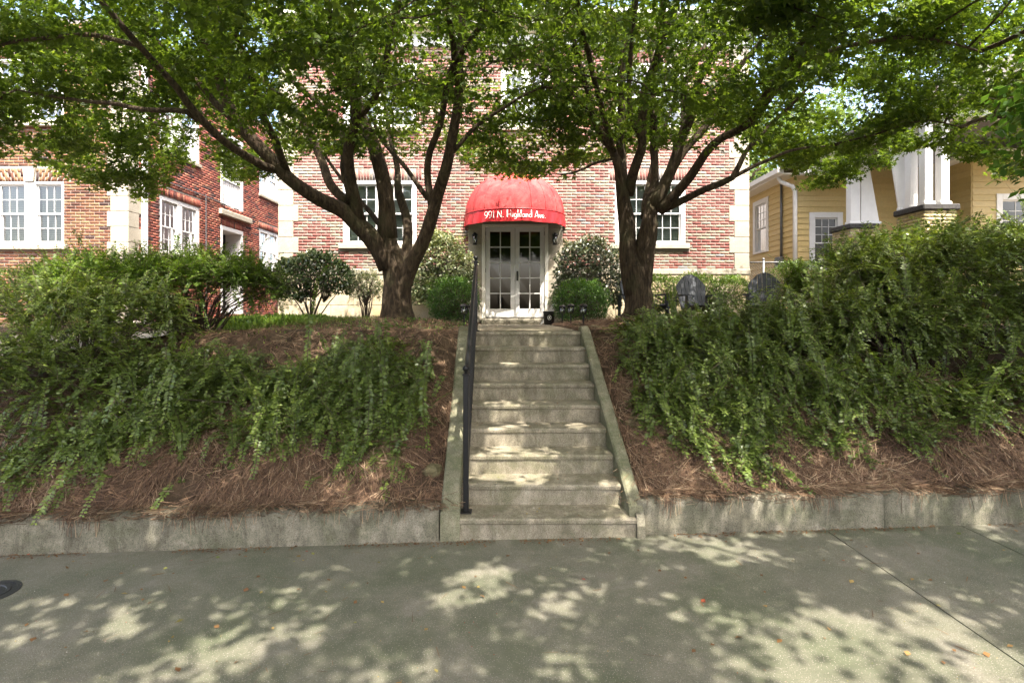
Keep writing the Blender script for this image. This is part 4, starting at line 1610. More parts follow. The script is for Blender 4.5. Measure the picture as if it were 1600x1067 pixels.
# concrete path far left, behind the hedge
m = MB()
vs = []
for (x, y) in ((-8.4, 6.0), (-5.2, 6.0), (-5.6, 12.0), (-8.4, 12.0)):
    vs.append((x, y, bank_z(x, y) + 0.035))
m.add(vs, [(0, 1, 2, 3)])
tag(m.build('path', M['stone']), 'pale concrete path seen through the hedge at the far left', kind='structure')


# ------------------------------------------------------------------ foliage helpers
def unit(a):
    return a / np.maximum(np.linalg.norm(a, axis=1, keepdims=True), 1e-9)


KITE3 = None


def maple_template():
    v, q = [], []
    for ang, ln, w_ in ((0, 1.0, 0.21), (58, 0.92, 0.22), (-58, 0.92, 0.22)):
        a = R(ang)
        d, n = (math.cos(a), math.sin(a)), (-math.sin(a), math.cos(a))
        b = len(v)
        for (l, w, z) in ((-0.12, 0, 0), (0.40, w_, 0.03), (1.0, 0, -0.14), (0.40, -w_, 0.03)):
            v.append((d[0] * l * ln + n[0] * w * ln, d[1] * l * ln + n[1] * w * ln, z))
        q.append((b, b + 3, b + 2, b + 1))
    v = np.array(v)
    v[:, 0] -= 0.25
    return v * 0.55, np.array(q), np.zeros((0, 3), int)


MAPLE = maple_template()
OVAL = (np.array([(0, 0, 0), (0.45, 0.29, 0.05), (1.0, 0, -0.04), (0.45, -0.29, 0.05)]), np.array([(0, 3, 2, 1)]), np.zeros((0, 3), int))
WIDE = (np.array([(0, 0, 0), (0.5, 0.36, 0.05), (1.0, 0, -0.06), (0.5, -0.36, 0.05)]), np.array([(0, 3, 2, 1)]), np.zeros((0, 3), int))
BLADE = (np.array([(0, 0.5, 0), (0, -0.5, 0), (0.6, -0.4, 0), (0.6, 0.4, 0), (1, 0, 0)]), np.array([(0, 1, 2, 3)]), np.array([(3, 2, 4)]))


def leaves_mesh(name, P, D, N, size, tmpl, mat, rnd, width=1.0):
    tv, tq, tt = tmpl
    D = unit(D)
    N = N - D * np.sum(N * D, 1, keepdims=True)
    N = unit(N)
    W = np.cross(N, D)
    s = size[:, None, None]
    V = P[:, None, :] + s * (tv[None, :, 0:1] * D[:, None, :] + width * tv[None, :, 1:2] * W[:, None, :] + tv[None, :, 2:3] * N[:, None, :])
    n, k = len(P), len(tv)
    base = (np.arange(n) * k)[:, None, None]
    fl = []
    if len(tq): fl.append((base + tq[None]).reshape(-1, 4))
    if len(tt): fl.append((base + tt[None]).reshape(-1, 3))
    return np_mesh(name, V.reshape(-1, 3), fl, mat, rnd=np.repeat(rnd, k))


def strips_mesh(name, A, B, w, mat, rnd, flat=False):
    """thin three-sided twigs from A to B, or flat needles"""
    d = unit(B - A)
    if flat:
        u = unit(np.cross(d, np.random.default_rng(1).normal(size=d.shape) * 0.5 + np.array([0, -0.6, 0.8])))
        V = np.stack([A + u * w, A - u * w, B - u * w, B + u * w], 1)
        n = len(A)
        return np_mesh(name, V.reshape(-1, 3), [np.arange(n * 4).reshape(-1, 4)], mat, rnd=np.repeat(rnd, 4))
    ref = np.where(np.abs(d[:, 2:3]) < 0.9, np.array([[0, 0, 1.0]]), np.array([[1.0, 0, 0]]))
    u = unit(np.cross(d, ref))
    v = np.cross(d, u)
    w0, w1 = (w if isinstance(w, tuple) else (w, w))
    V = []
    for (P, ww) in ((A, w0), (B, w1)):
        for a in (0, 2 * math.pi / 3, 4 * math.pi / 3):
            V.append(P + (u * math.cos(a) + v * math.sin(a)) * np.asarray(ww).reshape(-1, 1))
    V = np.stack(V, 1)
    n = len(A)
    base = (np.arange(n) * 6)[:, None, None]
    q = np.array([(0, 1, 4, 3), (1, 2, 5, 4), (2, 0, 3, 5)])
    return np_mesh(name, V.reshape(-1, 3), [(base + q[None]).reshape(-1, 4)], mat, rnd=np.repeat(rnd, 6), smooth=True)


# ------------------------------------------------------------------ the two maples
# the lower edge of the foliage along the picture's width, from the photograph
LOW = np.array([(-400, 250), (0, 246), (60, 262), (100, 300), (150, 318), (225, 325), (262, 300), (285, 272), (335, 262), (350, 300), (390, 318), (432, 300), (455, 258), (500, 246), (560, 250),
                (600, 262), (650, 240), (700, 228), (730, 262), (752, 272), (790, 298), (830, 283), (850, 275), (905, 280), (935, 262), (960, 240), (1020, 235), (1080, 240), (1130, 250), (1170, 262),
                (1215, 278), (1255, 322), (1300, 318), (1340, 285), (1372, 288), (1405, 258), (1450, 238), (1500, 248), (1545, 270), (1575, 310), (1600, 335), (2000, 340)], float)
# places where the house shows through: (px, py, rx, ry, share kept)
GAPS = [(835, 215, 60, 45, 0.55), (760, 120, 45, 60, 0.6), (590, 190, 50, 60, 0.6), (920, 120, 40, 50, 0.6), (690, 205, 42, 62, 0.45), (935, 215, 38, 50, 0.5), (700, 90, 40, 40, 0.55), (820, 150, 45, 42, 0.5), (640, 215, 40, 45, 0.5), (280, 215, 60, 36, 0.55), (1100, 225, 60, 40, 0.45),
        (1050, 180, 30, 30, 0.5), (395, 60, 40, 45, 0.55), (1330, 180, 60, 45, 0.6), (1170, 90, 40, 60, 0.5), (430, 210, 50, 40, 0.5), (320, 275, 25, 30, 0.3), (120, 30, 40, 20, 0.6)]


# gaps in the crowns where the photograph shows sun on the ground: (px, py, height there, radius, share of leaves kept)
SUNNY = [(740, 915, 0, .22, .12), (770, 890, 0, .16, .12), (690, 935, 0, .14, .2), (1320, 975, .05, .22, .1), (1290, 1035, .05, .24, .1), (330, 1028, -.05, .20, .12), (400, 1015, -.05, .16, .2), (185, 985, -.06, .15, .15), (80, 942, -.06, .16, .15),
         (30, 992, -.06, .16, .2), (1165, 858, .04, .18, .15), (1080, 850, .03, .16, .2), (1210, 872, .04, .16, .2), (880, 935, .02, .14, .2), (640, 1045, 0, .18, .2), (880, 1045, 0, .14, .25), (1130, 870, .03, .15, .25), (1580, 1030, .06, .16, .15),
         (1440, 960, .06, .16, .15), (1390, 900, .06, .14, .2), (1560, 840, .07, .14, .2), (200, 900, -.06, .12, .2), (820, 745, .332, .22, .05), (760, 742, .332, .18, .08), (850, 722, .41, .18, .08), (790, 698, .498, .20, .06), (780, 655, .664, .16, .1), (900, 690, .5, .14, .1), (790, 612, .83, .14, .1), (960, 770, .25, .14, .1),
         (715, 640, .8, .16, .12), (712, 700, .5, .14, .15), (1440, 790, .2, .14, .15), (1530, 790, .22, .12, .2), (250, 775, .35, .2, .2), (1080, 610, 1.2, .3, .25), (1300, 560, 1.4, .35, .25), (1480, 480, 1.9, .4, .2), (1400, 420, 2.3, .4, .2), (1550, 400, 2.6, .45, .2),
         (120, 480, 1.8, .4, .25), (300, 420, 2.4, .4, .2), (560, 620, 1.1, .3, .3), (420, 600, 1.1, .3, .3), (40, 420, 2.5, .4, .3), (1150, 700, .6, .25, .25), (1330, 690, .6, .22, .3), (790, 590, 1.0, .10, .2), (1240, 470, 1.9, .35, .25)]


def sun_mask(P, rng):
    sd = np.array(to_sun)
    ok = np.ones(len(P), bool)
    for (px, py, z, r_, k) in SUNNY:
        Y = F_PX * (EYE - z) / (py - HY) if py > HY + 20 else 6.6
        Y = min(Y, 6.8)
        g = np.array([(px - CX) / F_PX * Y, Y, z])
        v = P - g
        t = v @ sd
        d = np.linalg.norm(v - t[:, None] * sd, axis=1)
        ok &= ~((t > 1.2) & (d < r_) & (rng.random(len(P)) > k))
    return ok


def keep_mask(P, rng, margin=0.0, soft=0.0):
    Y = P[:, 1]
    ok = np.ones(len(P), bool)
    f = Y > 1.0
    px = CX + F_PX * P[:, 0] / np.maximum(Y, 0.5)
    py = HY - (P[:, 2] - EYE) * F_PX / np.maximum(Y, 0.5)
    lim = np.interp(px, LOW[:, 0], LOW[:, 1])
    lim = lim - margin + soft * rng.normal(size=len(P))
    ok &= ~(f & (py > lim))
    for (gx, gy, rx, ry, k) in GAPS:
        d = ((px - gx) / rx) ** 2 + ((py - gy) / ry) ** 2
        ok &= ~(f & (d < 1) & (rng.random(len(P)) > k + (1 - k) * np.clip(d, 0, 1) ** 2))
    return ok


def resample(pts, rad, step):
    pts = np.array(pts, float)
    # Catmull-Rom
    P = np.vstack([2 * pts[0] - pts[1], pts, 2 * pts[-1] - pts[-2]])
    out, rr = [], []
    for i in range(1, len(P) - 2):
        n = max(1, int(np.linalg.norm(P[i + 1] - P[i]) / step))
        for k in range(n):
            t = k / n
            out.append(0.5 * ((2 * P[i]) + (-P[i - 1] + P[i + 1]) * t + (2 * P[i - 1] - 5 * P[i] + 4 * P[i + 1] - P[i + 2]) * t * t + (-P[i - 1] + 3 * P[i] - 3 * P[i + 1] + P[i + 2]) * t ** 3))
            rr.append(rad[i - 1] + (rad[i] - rad[i - 1]) * t)
    out.append(pts[-1]); rr.append(rad[-1])
    return np.array(out), np.array(rr)


def maple(name, label, base, trunk, limbs, centre, rx, ry, n_att, n_leaf, seed, leafmat='maple', size=0.118, z_top=8.2, z_edge=3.9, z_hollow=5.0, ymax=11.2, trim=True, droop=0.25, tmpl=None, extra=()):
    """trunk and limbs are traced; smaller branches grow towards points spread through the crown; leaves sit in flat sprays on them"""
    rng = np.random.default_rng(seed)
    root = empty(name, base)
    tag(root, label, 'tree')
    inv = Matrix.Translation(-Vector(base))
    bx = np.array(base)
    nodes, parents, rads, depth = [], [], [], []

    def add_line(pts, radii, nm, nside, lump=0.0):
        P, rr = resample(pts, radii, 0.14)
        if lump:
            for i in range(len(P)):
                rr[i] *= 1 + lump * mnoise.noise(Vector(P[i]) * 2.4)
        jit = np.array([[mnoise.noise(Vector(p) * 1.9 + Vector((k * 9.1, seed, 0))) for k in range(3)] for p in P])
        P = P + jit * 0.035 * np.clip(np.arange(len(P)) / 3, 0, 1)[:, None]
        m = MB(inv)
        m.tube([tuple(p) for p in P], list(rr), nside)
        return P, m.build(nm, M['bark'], root, True), rr

    # trunk with root flare
    P, tr, rr = add_line(trunk[0], trunk[1], 'trunk', 20, 0.08)
    me = tr.data
    co = np.empty(len(me.vertices) * 3, np.float32)
    me.vertices.foreach_get('co', co)
    co = co.reshape(-1, 3)
    for i in range(len(co)):                       # fluted bark ridges and roots
        c = P[min(i // 20, len(P) - 1)] - bx
        d = co[i] - c
        a = math.atan2(d[1], d[0])
        h = max(0.0, co[i][2])
        k = 1 + 0.07 * math.sin(a * 5 + seed) + 0.05 * math.sin(a * 9 + h * 2) + 0.45 * math.exp(-max(0, h - 0.02) / 0.14) * (0.5 + 0.5 * math.sin(a * 6 + 1.3 * seed))
        co[i][:2] = c[:2] + d[:2] * k
    me.vertices.foreach_set('co', co.ravel())
    for (pts, radii) in limbs:
        P, _, rr = add_line(pts, radii, 'limb', 9 if radii[0] > 0.05 else 7, 0.06)
        k0 = len(P) // 4
        for i in range(k0, len(P)):
            nodes.append(P[i]); parents.append(-1)
    # attraction points: an umbrella, hollow below, thinner towards the rim
    A = []
    cx, cy = centre
    while len(A) < n_att:
        a = rng.random() * 2 * math.pi
        r_ = math.sqrt(rng.random())
        x, y = cx + rx * r_ * math.cos(a), cy + ry * r_ * math.sin(a)
        if y > ymax:
            continue
        hi = z_top - (z_top - z_edge - 0.5) * r_ ** 2.2
        lo = z_hollow + (z_edge - z_hollow) * smooth01((r_ - 0.25) / 0.6)
        if y > 9.3: hi = min(hi, 6.6 - (y - 9.3) * 0.75)
        if hi <= lo: continue
        z = lo + (hi - lo) * rng.random() ** 1.25
        # clumped: drop points where a slow noise is low
        if mnoise.noise(Vector((x, y, z * 1.6)) * 0.75 + Vector((seed, 0, 0))) < -0.30 and rng.random() < 0.8:
            continue
        A.append((x, y, z))
    for (ex, ey, ez, ea, eb, ec, en) in extra:
        A += [tuple(np.array([ex, ey, ez]) + unit(rng.normal(size=(1, 3)))[0] * rng.random() ** 0.4 * np.array([ea, eb, ec])) for _ in range(en)]
    A = np.array(A)
    if trim:
        A = A[keep_mask(A, rng, 12)]
    nodes = [np.array(p) for p in nodes]
    n0 = len(nodes)
    NP_ = np.array(nodes)
    d2 = ((A[:, None, :] - NP_[None]) ** 2).sum(2)
    near = d2.argmin(1); nd = np.sqrt(d2.min(1))
    alive = np.ones(len(A), bool)
    STEP, KILL = 0.2, 0.26
    par = [-1] * n0
    for it in range(70):
        act = alive & (nd > KILL)
        if act.sum() < 5: break
        tgt = {}
        for ai_ in np.nonzero(act)[0]:
            tgt.setdefault(near[ai_], []).append(ai_)
        new, npar = [], []
        for ni, lst in tgt.items():
            v = A[lst] - nodes[ni]
            v = v / np.linalg.norm(v, axis=1, keepdims=True)
            d = v.mean(0)
            L = np.linalg.norm(d)
            if L < 1e-3: continue
            d = d / L + rng.normal(size=3) * 0.16
            d[2] += 0.05
            p = nodes[ni] + d / np.linalg.norm(d) * STEP
            new.append(p); npar.append(ni)
        if not new: break
        base_i = len(nodes)
        nodes += new; par += npar
        NN = np.array(new)
        d2 = ((A[:, None, :] - NN[None]) ** 2).sum(2)
        j = d2.argmin(1); dj = np.sqrt(d2[np.arange(len(A)), j])
        better = dj < nd
        near[better] = base_i + j[better]
        nd = np.minimum(nd, dj)
        alive &= nd > KILL
    nodes = np.array(nodes); par = np.array(par)
    # branch thickness from the twigs it carries
    acc = np.zeros(len(nodes))
    lead = np.zeros(len(nodes), bool)
    kids = np.zeros(len(nodes), int)
    for i in range(len(nodes) - 1, n0 - 1, -1):
        if kids[i] == 0:
            acc[i] += 0.0042 ** 2.2
        kids[par[i]] += 1
        acc[par[i]] += acc[i]
    rad = np.clip(acc, 1e-9, None) ** (1 / 2.2)
    rad = np.clip(rad, 0.0042, 0.045)
    idx = np.arange(n0, len(nodes))
    Aa, Bb = nodes[par[idx]] - bx, nodes[idx] - bx
    wa = np.minimum(rad[par[idx]], rad[idx] * 1.3)
    link(bpy.data.objects.new('twigs', strips_mesh('twigs', Aa, Bb, (wa, rad[idx]), M['bark'], np.full(len(idx), 0.5))), root)['kind'] = 'stuff'
    # leaves in flat sprays on the thin twigs
    thin = idx[rad[idx] < 0.012]
    wt = np.ones(len(thin))
    if trim:                                        # the crowns are fuller towards their outer sides
        q = nodes[thin]
        px = CX + F_PX * q[:, 0] / np.maximum(q[:, 1], 1.5)
        py = HY - (q[:, 2] - EYE) * F_PX / np.maximum(q[:, 1], 1.5)
        if leafmat == 'maple':
            wt = 0.68 + np.where(px < 800, 0.8, 0.35) * np.clip((np.abs(px - 800) - 150) / 450, 0, 1)
            wt *= np.where(py < -70, 0.55, 1.0)  # upper crown out of view thinned to let light through
    pick = rng.choice(thin, n_leaf, p=wt / wt.sum())
    t = rng.random((n_leaf, 1))
    P = nodes[pick] * t + nodes[par[pick]] * (1 - t)
    tdir = unit(nodes[pick] - nodes[par[pick]])
    out = P - np.array([cx, cy, 4.5])
    out[:, 2] *= 0.2
    out = unit(out)
    ang = rng.random(n_leaf) * 2 * math.pi
    rr = 0.27 * np.sqrt(rng.random(n_leaf))
    off = np.stack([np.cos(ang) * rr, np.sin(ang) * rr, rng.normal(size=n_leaf) * 0.045 - droop * rr * 0.6], 1)
    P = P + off + tdir * 0.05
    if trim:
        k = keep_mask(P, rng, 0, 5) & sun_mask(P, rng)
        if leafmat == 'maple':                      # open inside: the limbs show from the street side
            px = CX + F_PX * P[:, 0] / np.maximum(P[:, 1], 0.5)
            py = HY - (P[:, 2] - EYE) * F_PX / np.maximum(P[:, 1], 0.5)
            thin_ = 0.45 * np.clip((420 - np.abs(px - 760)) / 160, 0, 1) * np.clip((7.9 - P[:, 1]) / 0.7, 0, 1)
            k &= ~((P[:, 1] > 1.5) & (py > -20) & (rng.random(len(P)) < thin_))
        if leafmat == 'street_leaf':                # this crown stays clear of the maples
            px = CX + F_PX * P[:, 0] / np.maximum(P[:, 1], 0.5)
            py = HY - (P[:, 2] - EYE) * F_PX / np.maximum(P[:, 1], 0.5)
            k &= ~((P[:, 1] > 1) & (py > -10) & (px > -60) & (px < 1535 + 25 * rng.random(len(P))))
        P, out, off = P[k], out[k], off[k]
    n = len(P)
    D = unit(off * 3 + out * 0.5 + rng.normal(size=(n, 3)) * 0.35 + np.array([0, 0, -0.30]))
    N = np.array([0, 0, 1.0]) + rng.normal(size=(n, 3)) * 0.42 + out * 0.25
    rnd = np.clip(rng.beta(2.2, 2.6, n) + 0.12 * np.array([mnoise.noise(Vector(p) * 0.9) for p in P]), 0, 1)
    s = size * rng.uniform(0.7, 1.25, n)
    crown = link(bpy.data.objects.new('crown', leaves_mesh('crown', P - bx, D, N, s, MAPLE if tmpl is None else tmpl, M[leafmat], rnd)), root)
    crown['kind'] = 'stuff'
    return root


def tr_line(pts):
    return [tuple(at(*p)) for p in pts]


B1 = (-1.79, 8.5, 1.50)
# (px, py, distance) along each limb, radii at the points
L1 = [
    ([(606, 420, 8.5), (590, 384, 8.45), (561, 351, 8.35), (541, 331, 8.3), (497, 310, 8.1), (449, 278, 7.9), (420, 246, 7.8), (366, 184, 7.6), (337, 103, 7.4), (312, 53, 7.2), (275, -10, 7.0)], [.15, .155, .135, .125, .105, .10, .095, .085, .07, .06, .05]),
    ([(430, 262, 7.9), (412, 262, 7.6), (331, 206, 7.0), (291, 162, 6.7), (275, 137, 6.6), (219, 72, 6.2), (150, -5, 5.8)], [.06, .06, .05, .045, .042, .036, .028]),
    ([(310, 188, 6.9), (290, 175, 6.8), (219, 169, 6.7), (166, 161, 6.8), (94, 153, 7.0), (30, 140, 7.1)], [.04, .035, .03, .025, .02, .012]),
    ([(366, 190, 7.6), (312, 134, 7.9), (250, 69, 8.0), (175, 19, 8.1)], [.05, .045, .036, .026]),
    ([(561, 345, 8.35), (551, 292, 8.2), (546, 229, 8.0), (556, 185, 7.9), (554, 97, 7.6), (546, -10, 7.2)], [.10, .085, .08, .075, .062, .05]),
    ([(555, 190, 7.9), (585, 151, 7.7), (605, 97, 7.4), (610, 49, 7.2), (632, -10, 6.9)], [.06, .05, .042, .036, .03]),
    ([(546, 317, 8.3), (517, 288, 8.5), (478, 195, 8.8), (429, 141, 9.0), (395, 116, 9.1), (330, 60, 9.3)], [.075, .07, .06, .048, .04, .028]),
    ([(548, 310, 8.2), (538, 262, 8.4), (536, 215, 8.5), (497, 161, 8.7), (463, 132, 8.8), (420, 70, 9.0)], [.06, .055, .05, .042, .035, .022]),
    ([(606, 372, 8.5), (602, 317, 8.45), (590, 244, 8.5), (562, 180, 8.6), (535, 110, 8.7), (507, 44, 8.6), (486, -12, 8.4)], [.15, .125, .11, .10, .085, .075, .06]),
    ([(624, 455, 8.55), (634, 414, 8.58), (636, 361, 8.65), (624, 302, 8.9), (619, 262, 9.1), (606, 190, 9.4), (588, 120, 9.6)], [.09, .09, .078, .065, .05, .035, .022]),
    ([(622, 470, 8.45), (637, 425, 8.42), (663, 370, 8.35), (683, 312, 8.2), (702, 234, 8.0), (714, 161, 7.8), (719, 83, 7.5), (722, 0, 7.2)], [.13, .125, .105, .095, .078, .066, .055, .042]),
    ([(675, 325, 8.25), (668, 253, 8.1), (688, 195, 7.8), (702, 117, 7.4), (736, 58, 7.0), (788, -5, 6.5)], [.06, .05, .046, .042, .036, .028]),
    ([(706, 240, 8.0), (741, 200, 7.9), (790, 166, 7.8), (848, 137, 7.7)], [.034, .03, .024, .014]),
    ([(668, 310, 8.3), (634, 263, 8.5), (595, 215, 8.8), (560, 150, 9.1)], [.042, .036, .028, .018]),
    ([(602, 360, 8.6), (575, 330, 8.9), (550, 300, 9.2), (505, 240, 9.6), (470, 200, 9.8)], [.05, .045, .035, .025, .015]),
    ([(449, 270, 7.9), (420, 200, 7.3), (390, 110, 6.6), (350, 0, 5.9), (320, -100, 5.3)], [.055, .05, .042, .034, .026]),
    ([(555, 150, 7.8), (520, 40, 6.9), (500, -80, 6.0), (480, -240, 5.2)], [.05, .042, .034, .025]),
    ([(219, 72, 6.2), (120, 55, 6.3), (20, 66, 6.4), (-60, 90, 6.5)], [.03, .025, .02, .012]),
    ([(280, 0, 7.0), (170, -60, 6.4), (20, -70, 6.0), (-120, -60, 5.8)], [.045, .036, .026, .016]),
    ([(716, 140, 7.7), (700, 20, 6.8), (690, -120, 5.8), (680, -330, 4.8)], [.045, .038, .03, .02]),
]
T1_ = ([tuple(Vector(B1) + Vector((0, 0, -0.12))), tuple(at(622, 482, 8.5)), tuple(at(619, 440, 8.5)), tuple(at(611, 405, 8.5)), tuple(at(604, 365, 8.5)), tuple(at(602, 325, 8.46))], [.27, .22, .185, .17, .135, .11])
maple('maple_tree', 'multi-stemmed maple left of the steps with limbs sweeping out to the left', B1, T1_, [(tr_line(p), r_) for p, r_ in L1],
      (-3.1, 6.6), 6.6, 5.6, 3600, 122000, 3)

B2 = (1.98, 8.5, 1.50)
L2 = [
    ([(990, 460, 8.5), (983, 414, 8.5), (978, 340, 8.5), (972, 290, 8.45), (957, 234, 8.4), (928, 185, 8.3), (921, 146, 8.2), (904, 93, 8.0), (890, 20, 7.7)], [.15, .14, .125, .09, .062, .052, .045, .036, .028]),
    ([(975, 300, 8.5), (971, 250, 8.6), (969, 195, 8.6), (974, 98, 8.5), (982, 39, 8.4), (992, -10, 8.2)], [.085, .075, .068, .058, .05, .042]),
    ([(982, 305, 8.5), (992, 262, 8.3), (1001, 234, 8.2), (1008, 146, 7.9), (1020, 112, 7.8), (1040, 49, 7.5), (1062, -10, 7.2)], [.08, .075, .07, .066, .062, .052, .042]),
    ([(1001, 212, 8.1), (986, 180, 8.0), (984, 98, 7.7), (992, 30, 7.4), (1000, -40, 7.1)], [.042, .04, .034, .03, .024]),
    ([(928, 190, 8.3), (908, 156, 8.1), (884, 132, 7.9), (850, 105, 7.7)], [.034, .03, .024, .014]),
    ([(962, 248, 8.4), (930, 255, 8.2), (899, 268, 8.0), (878, 273, 7.9)], [.025, .02, .016, .010]),
    ([(1000, 455, 8.5), (1005, 415, 8.5), (1010, 370, 8.45), (1018, 330, 8.4), (1023, 273, 8.5), (1021, 195, 8.5), (1021, 120, 8.4), (1010, 40, 8.3)], [.17, .17, .16, .11, .062, .055, .045, .032]),
    ([(1018, 325, 8.4), (1050, 263, 8.3), (1062, 219, 8.2), (1084, 166, 8.0), (1092, 130, 7.9), (1113, 88, 7.7), (1143, 49, 7.4), (1175, 0, 7.1)], [.10, .082, .074, .064, .058, .048, .04, .032]),
    ([(1026, 325, 8.4), (1060, 249, 8.5), (1104, 195, 8.5), (1143, 122, 8.4), (1182, 73, 8.3), (1232, 12, 8.1)], [.075, .064, .055, .045, .038, .028]),
    ([(1030, 330, 8.35), (1079, 278, 8.0), (1113, 229, 7.7), (1167, 195, 7.3), (1211, 141, 6.9), (1250, 98, 6.6), (1292, 30, 6.2)], [.085, .068, .058, .048, .04, .034, .026]),
    ([(1036, 328, 8.35), (1104, 297, 8.1), (1143, 278, 8.0), (1165, 240, 7.9), (1211, 190, 7.8), (1260, 140, 7.7)], [.06, .054, .045, .036, .028, .018]),
    ([(1143, 278, 8.0), (1191, 254, 8.0), (1250, 234, 8.1), (1310, 225, 8.2)], [.032, .027, .02, .012]),
    ([(1064, 215, 8.2), (1072, 127, 8.4), (1099, 83, 8.5), (1108, 39, 8.6), (1130, -20, 8.7)], [.036, .032, .028, .024, .018]),
    ([(1006, 340, 8.6), (1012, 290, 9.0), (1030, 220, 9.4), (1060, 150, 9.8)], [.055, .045, .035, .022]),
    ([(1025, 110, 7.75), (1040, 0, 6.9), (1050, -120, 6.0), (1060, -300, 5.1)], [.045, .04, .03, .02]),
    ([(1160, 200, 7.3), (1230, 100, 6.3), (1300, 0, 5.5), (1380, -120, 4.8)], [.045, .038, .03, .02]),
    ([(1250, 98, 6.6), (1345, 66, 6.4), (1440, 60, 6.4), (1530, 80, 6.5)], [.032, .027, .02, .012]),
    ([(1300, 226, 8.2), (1380, 205, 8.0), (1450, 190, 7.8), (1500, 200, 7.6)], [.016, .014, .012, .008]),
    ([(960, 240, 8.4), (930, 130, 7.4), (900, 0, 6.4), (870, -160, 5.5)], [.045, .038, .03, .02]),
]
T2_ = ([tuple(Vector(B2) + Vector((0, 0, -0.12))), tuple(at(998, 482, 8.5)), tuple(at(996, 450, 8.5)), tuple(at(994, 420, 8.5)), tuple(at(992, 398, 8.5))], [.26, .215, .195, .18, .10])
maple('maple_tree', 'double-stemmed maple right of the steps with limbs rising to the upper right', B2, T2_, [(tr_line(p), r_) for p, r_ in L2],
      (3.3, 6.6), 6.5, 5.6, 3600, 122000, 5)

# a street tree to the right of the viewer: its bright leaves enter at the right edge and it shades the pavement
B3 = (6.9, 2.2, 0.12)
maple('street_tree', 'bright green street tree whose branch ends hang in at the right edge', B3,
      ([(6.9, 2.2, 0.0), (6.88, 2.2, 0.8), (6.8, 2.1, 1.8), (6.75, 2.0, 2.7)], [.24, .19, .17, .15]),
      [([(6.75, 2.0, 2.6), (6.2, 2.6, 3.8), (5.8, 3.6, 4.8), (5.6, 4.6, 5.4)], [.11, .09, .06, .03]), ([(6.75, 2.0, 2.6), (6.5, 3.2, 3.5), (6.0, 4.5, 4.0), (5.4, 5.3, 3.9)], [.07, .05, .03, .012]), ([(6.75, 2.0, 2.6), (5.8, 1.4, 4.0), (4.4, 0.9, 5.2), (2.8, 0.4, 6.0)], [.12, .10, .07, .03]),
       ([(6.75, 2.0, 2.6), (6.9, 1.4, 4.5), (6.6, 0.6, 6.0), (6.0, 0.0, 7.2)], [.12, .09, .06, .03]), ([(6.75, 2.0, 2.6), (7.4, 3.0, 4.0), (7.8, 4.0, 5.2)], [.10, .07, .03]),
       ([(5.8, 1.4, 4.0), (4.2, -0.4, 5.0), (2.4, -1.6, 5.8), (0.6, -2.2, 6.2)], [.08, .06, .045, .02])],
      (3.4, 0.6), 6.6, 4.4, 2200, 76000, 9, 'street_leaf', 0.10, 8.0, 4.6, 4.9, 99, True, 0.25, WIDE, [(5.45, 5.3, 3.7, .75, .8, 1.0, 120)])

B4 = (-5.9, 1.9, -0.12)
maple('street_tree', 'street tree left of the viewer whose crown shades the left pavement', B4,
      ([(-5.9, 1.9, -0.2), (-5.88, 1.9, 0.8), (-5.8, 1.8, 1.8), (-5.7, 1.75, 2.7)], [.22, .18, .16, .14]),
      [([(-5.7, 1.75, 2.6), (-4.8, 1.3, 4.2), (-3.6, 0.9, 5.2), (-2.0, 0.7, 5.8), (-0.6, 0.6, 6.0)], [.11, .09, .06, .04, .02]),
       ([(-5.7, 1.75, 2.6), (-5.4, 0.8, 4.4), (-4.4, -0.6, 5.6), (-3.0, -1.4, 6.2)], [.11, .08, .05, .02]),
       ([(-5.7, 1.75, 2.6), (-6.1, 2.2, 4.4), (-6.4, 2.4, 6.2)], [.11, .07, .03])],
      (-3.0, 0.4), 4.8, 3.2, 1000, 40000, 13, 'street_leaf', 0.10, 7.6, 4.4, 4.8, 99, True, 0.25, WIDE)


# ------------------------------------------------------------------ shrubs
def ell_surface(ells, n, rng, upper=-0.2, inner=0.0):
    """points on the outside of a union of ellipsoids, with outward normals"""
    areas = np.array([(e[3] * e[4] + e[3] * e[5] + e[4] * e[5]) for e in ells], float)
    pick = rng.choice(len(ells), n, p=areas / areas.sum())
    E = np.array([e[:6] for e in ells], float)
    d = unit(rng.normal(size=(n, 3)))
    d[:, 2] = np.where(d[:, 2] < upper, -d[:, 2], d[:, 2])
    c, r_ = E[pick, :3], E[pick, 3:6]
    depth = 1 - inner * rng.random((n, 1))
    P = c + d * r_ * depth
    N = unit(d / r_)
    ok = np.ones(n, bool)
    for i, e in enumerate(E):
        q = (((P - e[:3]) / e[3:6]) ** 2).sum(1)
        ok &= (q > 0.72) | (pick == i)
    return P[ok], N[ok]


